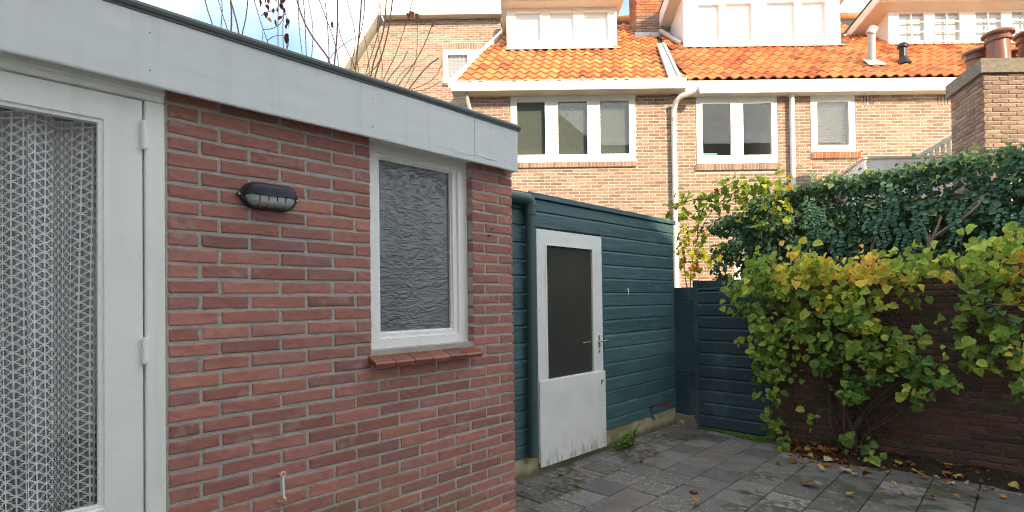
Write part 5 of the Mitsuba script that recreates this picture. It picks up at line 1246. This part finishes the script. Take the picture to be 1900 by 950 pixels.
# --- neighbour's flat-roofed extension, railing and chimney
nb = thing('neighbour_extension', 'low extension with white roof edge above the ivy, below the stair railing', 'building')
dk = np.array([0.32, 1.0])
c0, c1 = np.array([5.66, 8.50]), np.array([9.5, 8.42])
pl_ = [c0, c1, c1 + dk * 1.55, c0 + dk * 1.53]
add(nb, 'wall', hull([(x + (0.12 if i_ in (0, 3) else -0.1), y + (0.12 if i_ < 2 else -0.02), z) for i_, (x, y) in enumerate(pl_) for z in (0, 3.55)]), 'house_white')
add(nb, 'roof_edge', hull([(x, y, z) for x, y in pl_ for z in (3.545, 3.765)]), 'house_white')
add(nb, 'roof_trim', hull([(x + (-0.02 if i_ in (0, 3) else 0.02), y - (0.02 if i_ < 2 else -0.0), z) for i_, (x, y) in enumerate(pl_) for z in (3.768, 3.806)]), 'soffit_paint')
rl = thing('stair_railing', 'sloping grey stair railing with upright balusters left of the brown chimney', 'railing')
add(rl, 'handrail', hull([(x, y, z) for y in (8.86, 8.93) for x, z in ((6.60, 3.81), (6.72, 3.81), (7.50, 4.24), (7.50, 4.31))]), 'grey_paint')
add(rl, 'bottom_rail', bx(6.7, 7.5, 8.87, 8.92, 3.812, 3.835), 'grey_paint')
for k in range(8):
    x = 6.86 + k * 0.098; zt_ = 3.80 + (x - 6.62) * 0.53
    add(rl, 'baluster', bx(x - 0.022, x + 0.022, 8.88, 8.91, 3.836, zt_ + 0.02), 'grey_paint')
nc = thing('brick_chimney', 'broad brown brick chimney with four clay pots, cut by the right edge of the photo', 'chimney')
X0, Y0 = 6.44, 7.20; DK = np.array([0.305, 0.952])
dep = 0.92
def cp(u, d, z): return (X0 + u + DK[0] * d, Y0 + DK[1] * d, z)
core = hull([cp(u, d, z) for u in (0.012, 1.40) for d in (0.012, dep) for z in (0, 4.58)])
add(nc, 'core', core, 'pale_mortar')
Mn1 = frame((X0, Y0, 0), (1, 0, 0), (0, -1, 0)); Mn2 = frame((X0, Y0, 0), (DK[0], DK[1], 0), (-DK[1], DK[0], 0))
lay(nc, 'brick', brick_rects(0.0, 1.40, 2.9, 4.575, L=0.208, h=0.049), Mn1, 'brown_brick', 190, (-0.001, 0.003), ch=0.004, jit=0.002, seed=401, order=lambda q: q[0])
lay(nc, 'side_brick', brick_rects(0.01, dep, 2.9, 4.575, L=0.208, h=0.049), Mn2, 'brown_brick', 110, (-0.001, 0.003), ch=0.004, jit=0.002, seed=402)
cr = add(nc, 'crown', hull([cp(u, d, z) for u in (-0.05, 1.45) for d in (-0.045, dep + 0.05) for z in (4.58, 4.77)]), 'concrete')
add(cr, 'cap', hull([cp(u, d, 4.772) for u in (-0.035, 1.43) for d in (-0.03, dep + 0.03)] + [cp(u, d, 4.83) for u in (0.12, 1.3) for d in (0.12, dep - 0.1)]), 'concrete')
for u, d, zt_ in ((0.22, 0.55, 5.12), (0.32, 0.18, 5.22), (0.70, 0.60, 5.10), (0.78, 0.20, 5.22)):
    px, py, _ = cp(u, d, 0)
    prof = [(0.0, 4.78), (0.135, 4.78), (0.128, zt_ - 0.14), (0.15, zt_ - 0.13), (0.155, zt_ - 0.10), (0.135, zt_ - 0.085), (0.14, zt_ - 0.06), (0.18, zt_ - 0.045), (0.185, zt_ - 0.02), (0.17, zt_), (0.12, zt_), (0.11, zt_ - 0.25), (0.0, zt_ - 0.25)]
    add(nc, 'chimney_pot', lathe(prof, 22), 'pot_glaze', smooth=35, M=frame((px, py, 0), (1, 0, 0), (0, 1, 0)))

# ================================================================== the terrace behind the photographer (shades the yard, mirrored in panes)
hR = thing('rear_terrace', 'pale rendered terrace behind the viewer that keeps the whole yard in shade', 'house')
add(hR, 'wall', bx(-9.0, 15.0, -9.2, -2.25, 0.0, 5.9), 'pale_render')
add(hR, 'roof', hull([(x, y, z) for x in (1.6, 15.2) for y, z in ((-1.95, 5.75), (-1.95, 5.9), (-9.5, 5.9), (-9.5, 5.75), (-4.3, 8.65), (-6.5, 8.65))]), 'roof_felt')
add(hR, 'gable_roof', hull([(x, y, z) for y in (-4.0, -8.0) for x, z in ((-9.2, 5.9), (3.9, 8.60), (1.55, 9.90), (0.9, 11.2), (-4.0, 11.2), (-9.2, 8.0), (3.9, 5.9))]), 'roof_felt')
add(hR, 'roof', hull([(x, y, z) for x in (-9.2, 1.59) for y, z in ((-1.95, 5.75), (-1.95, 5.9), (-9.5, 5.9), (-9.5, 5.75), (-4.05, 8.5), (-7.0, 8.5))]), 'roof_felt')
for x0_, x1_ in ((-5.5, -3.8), (0.0, 1.8), (4.5, 6.2), (9.0, 10.6)):
    add(hR, 'window', bx(x0_, x1_, -2.25, -2.22, 3.6, 5.0), 'house_white')
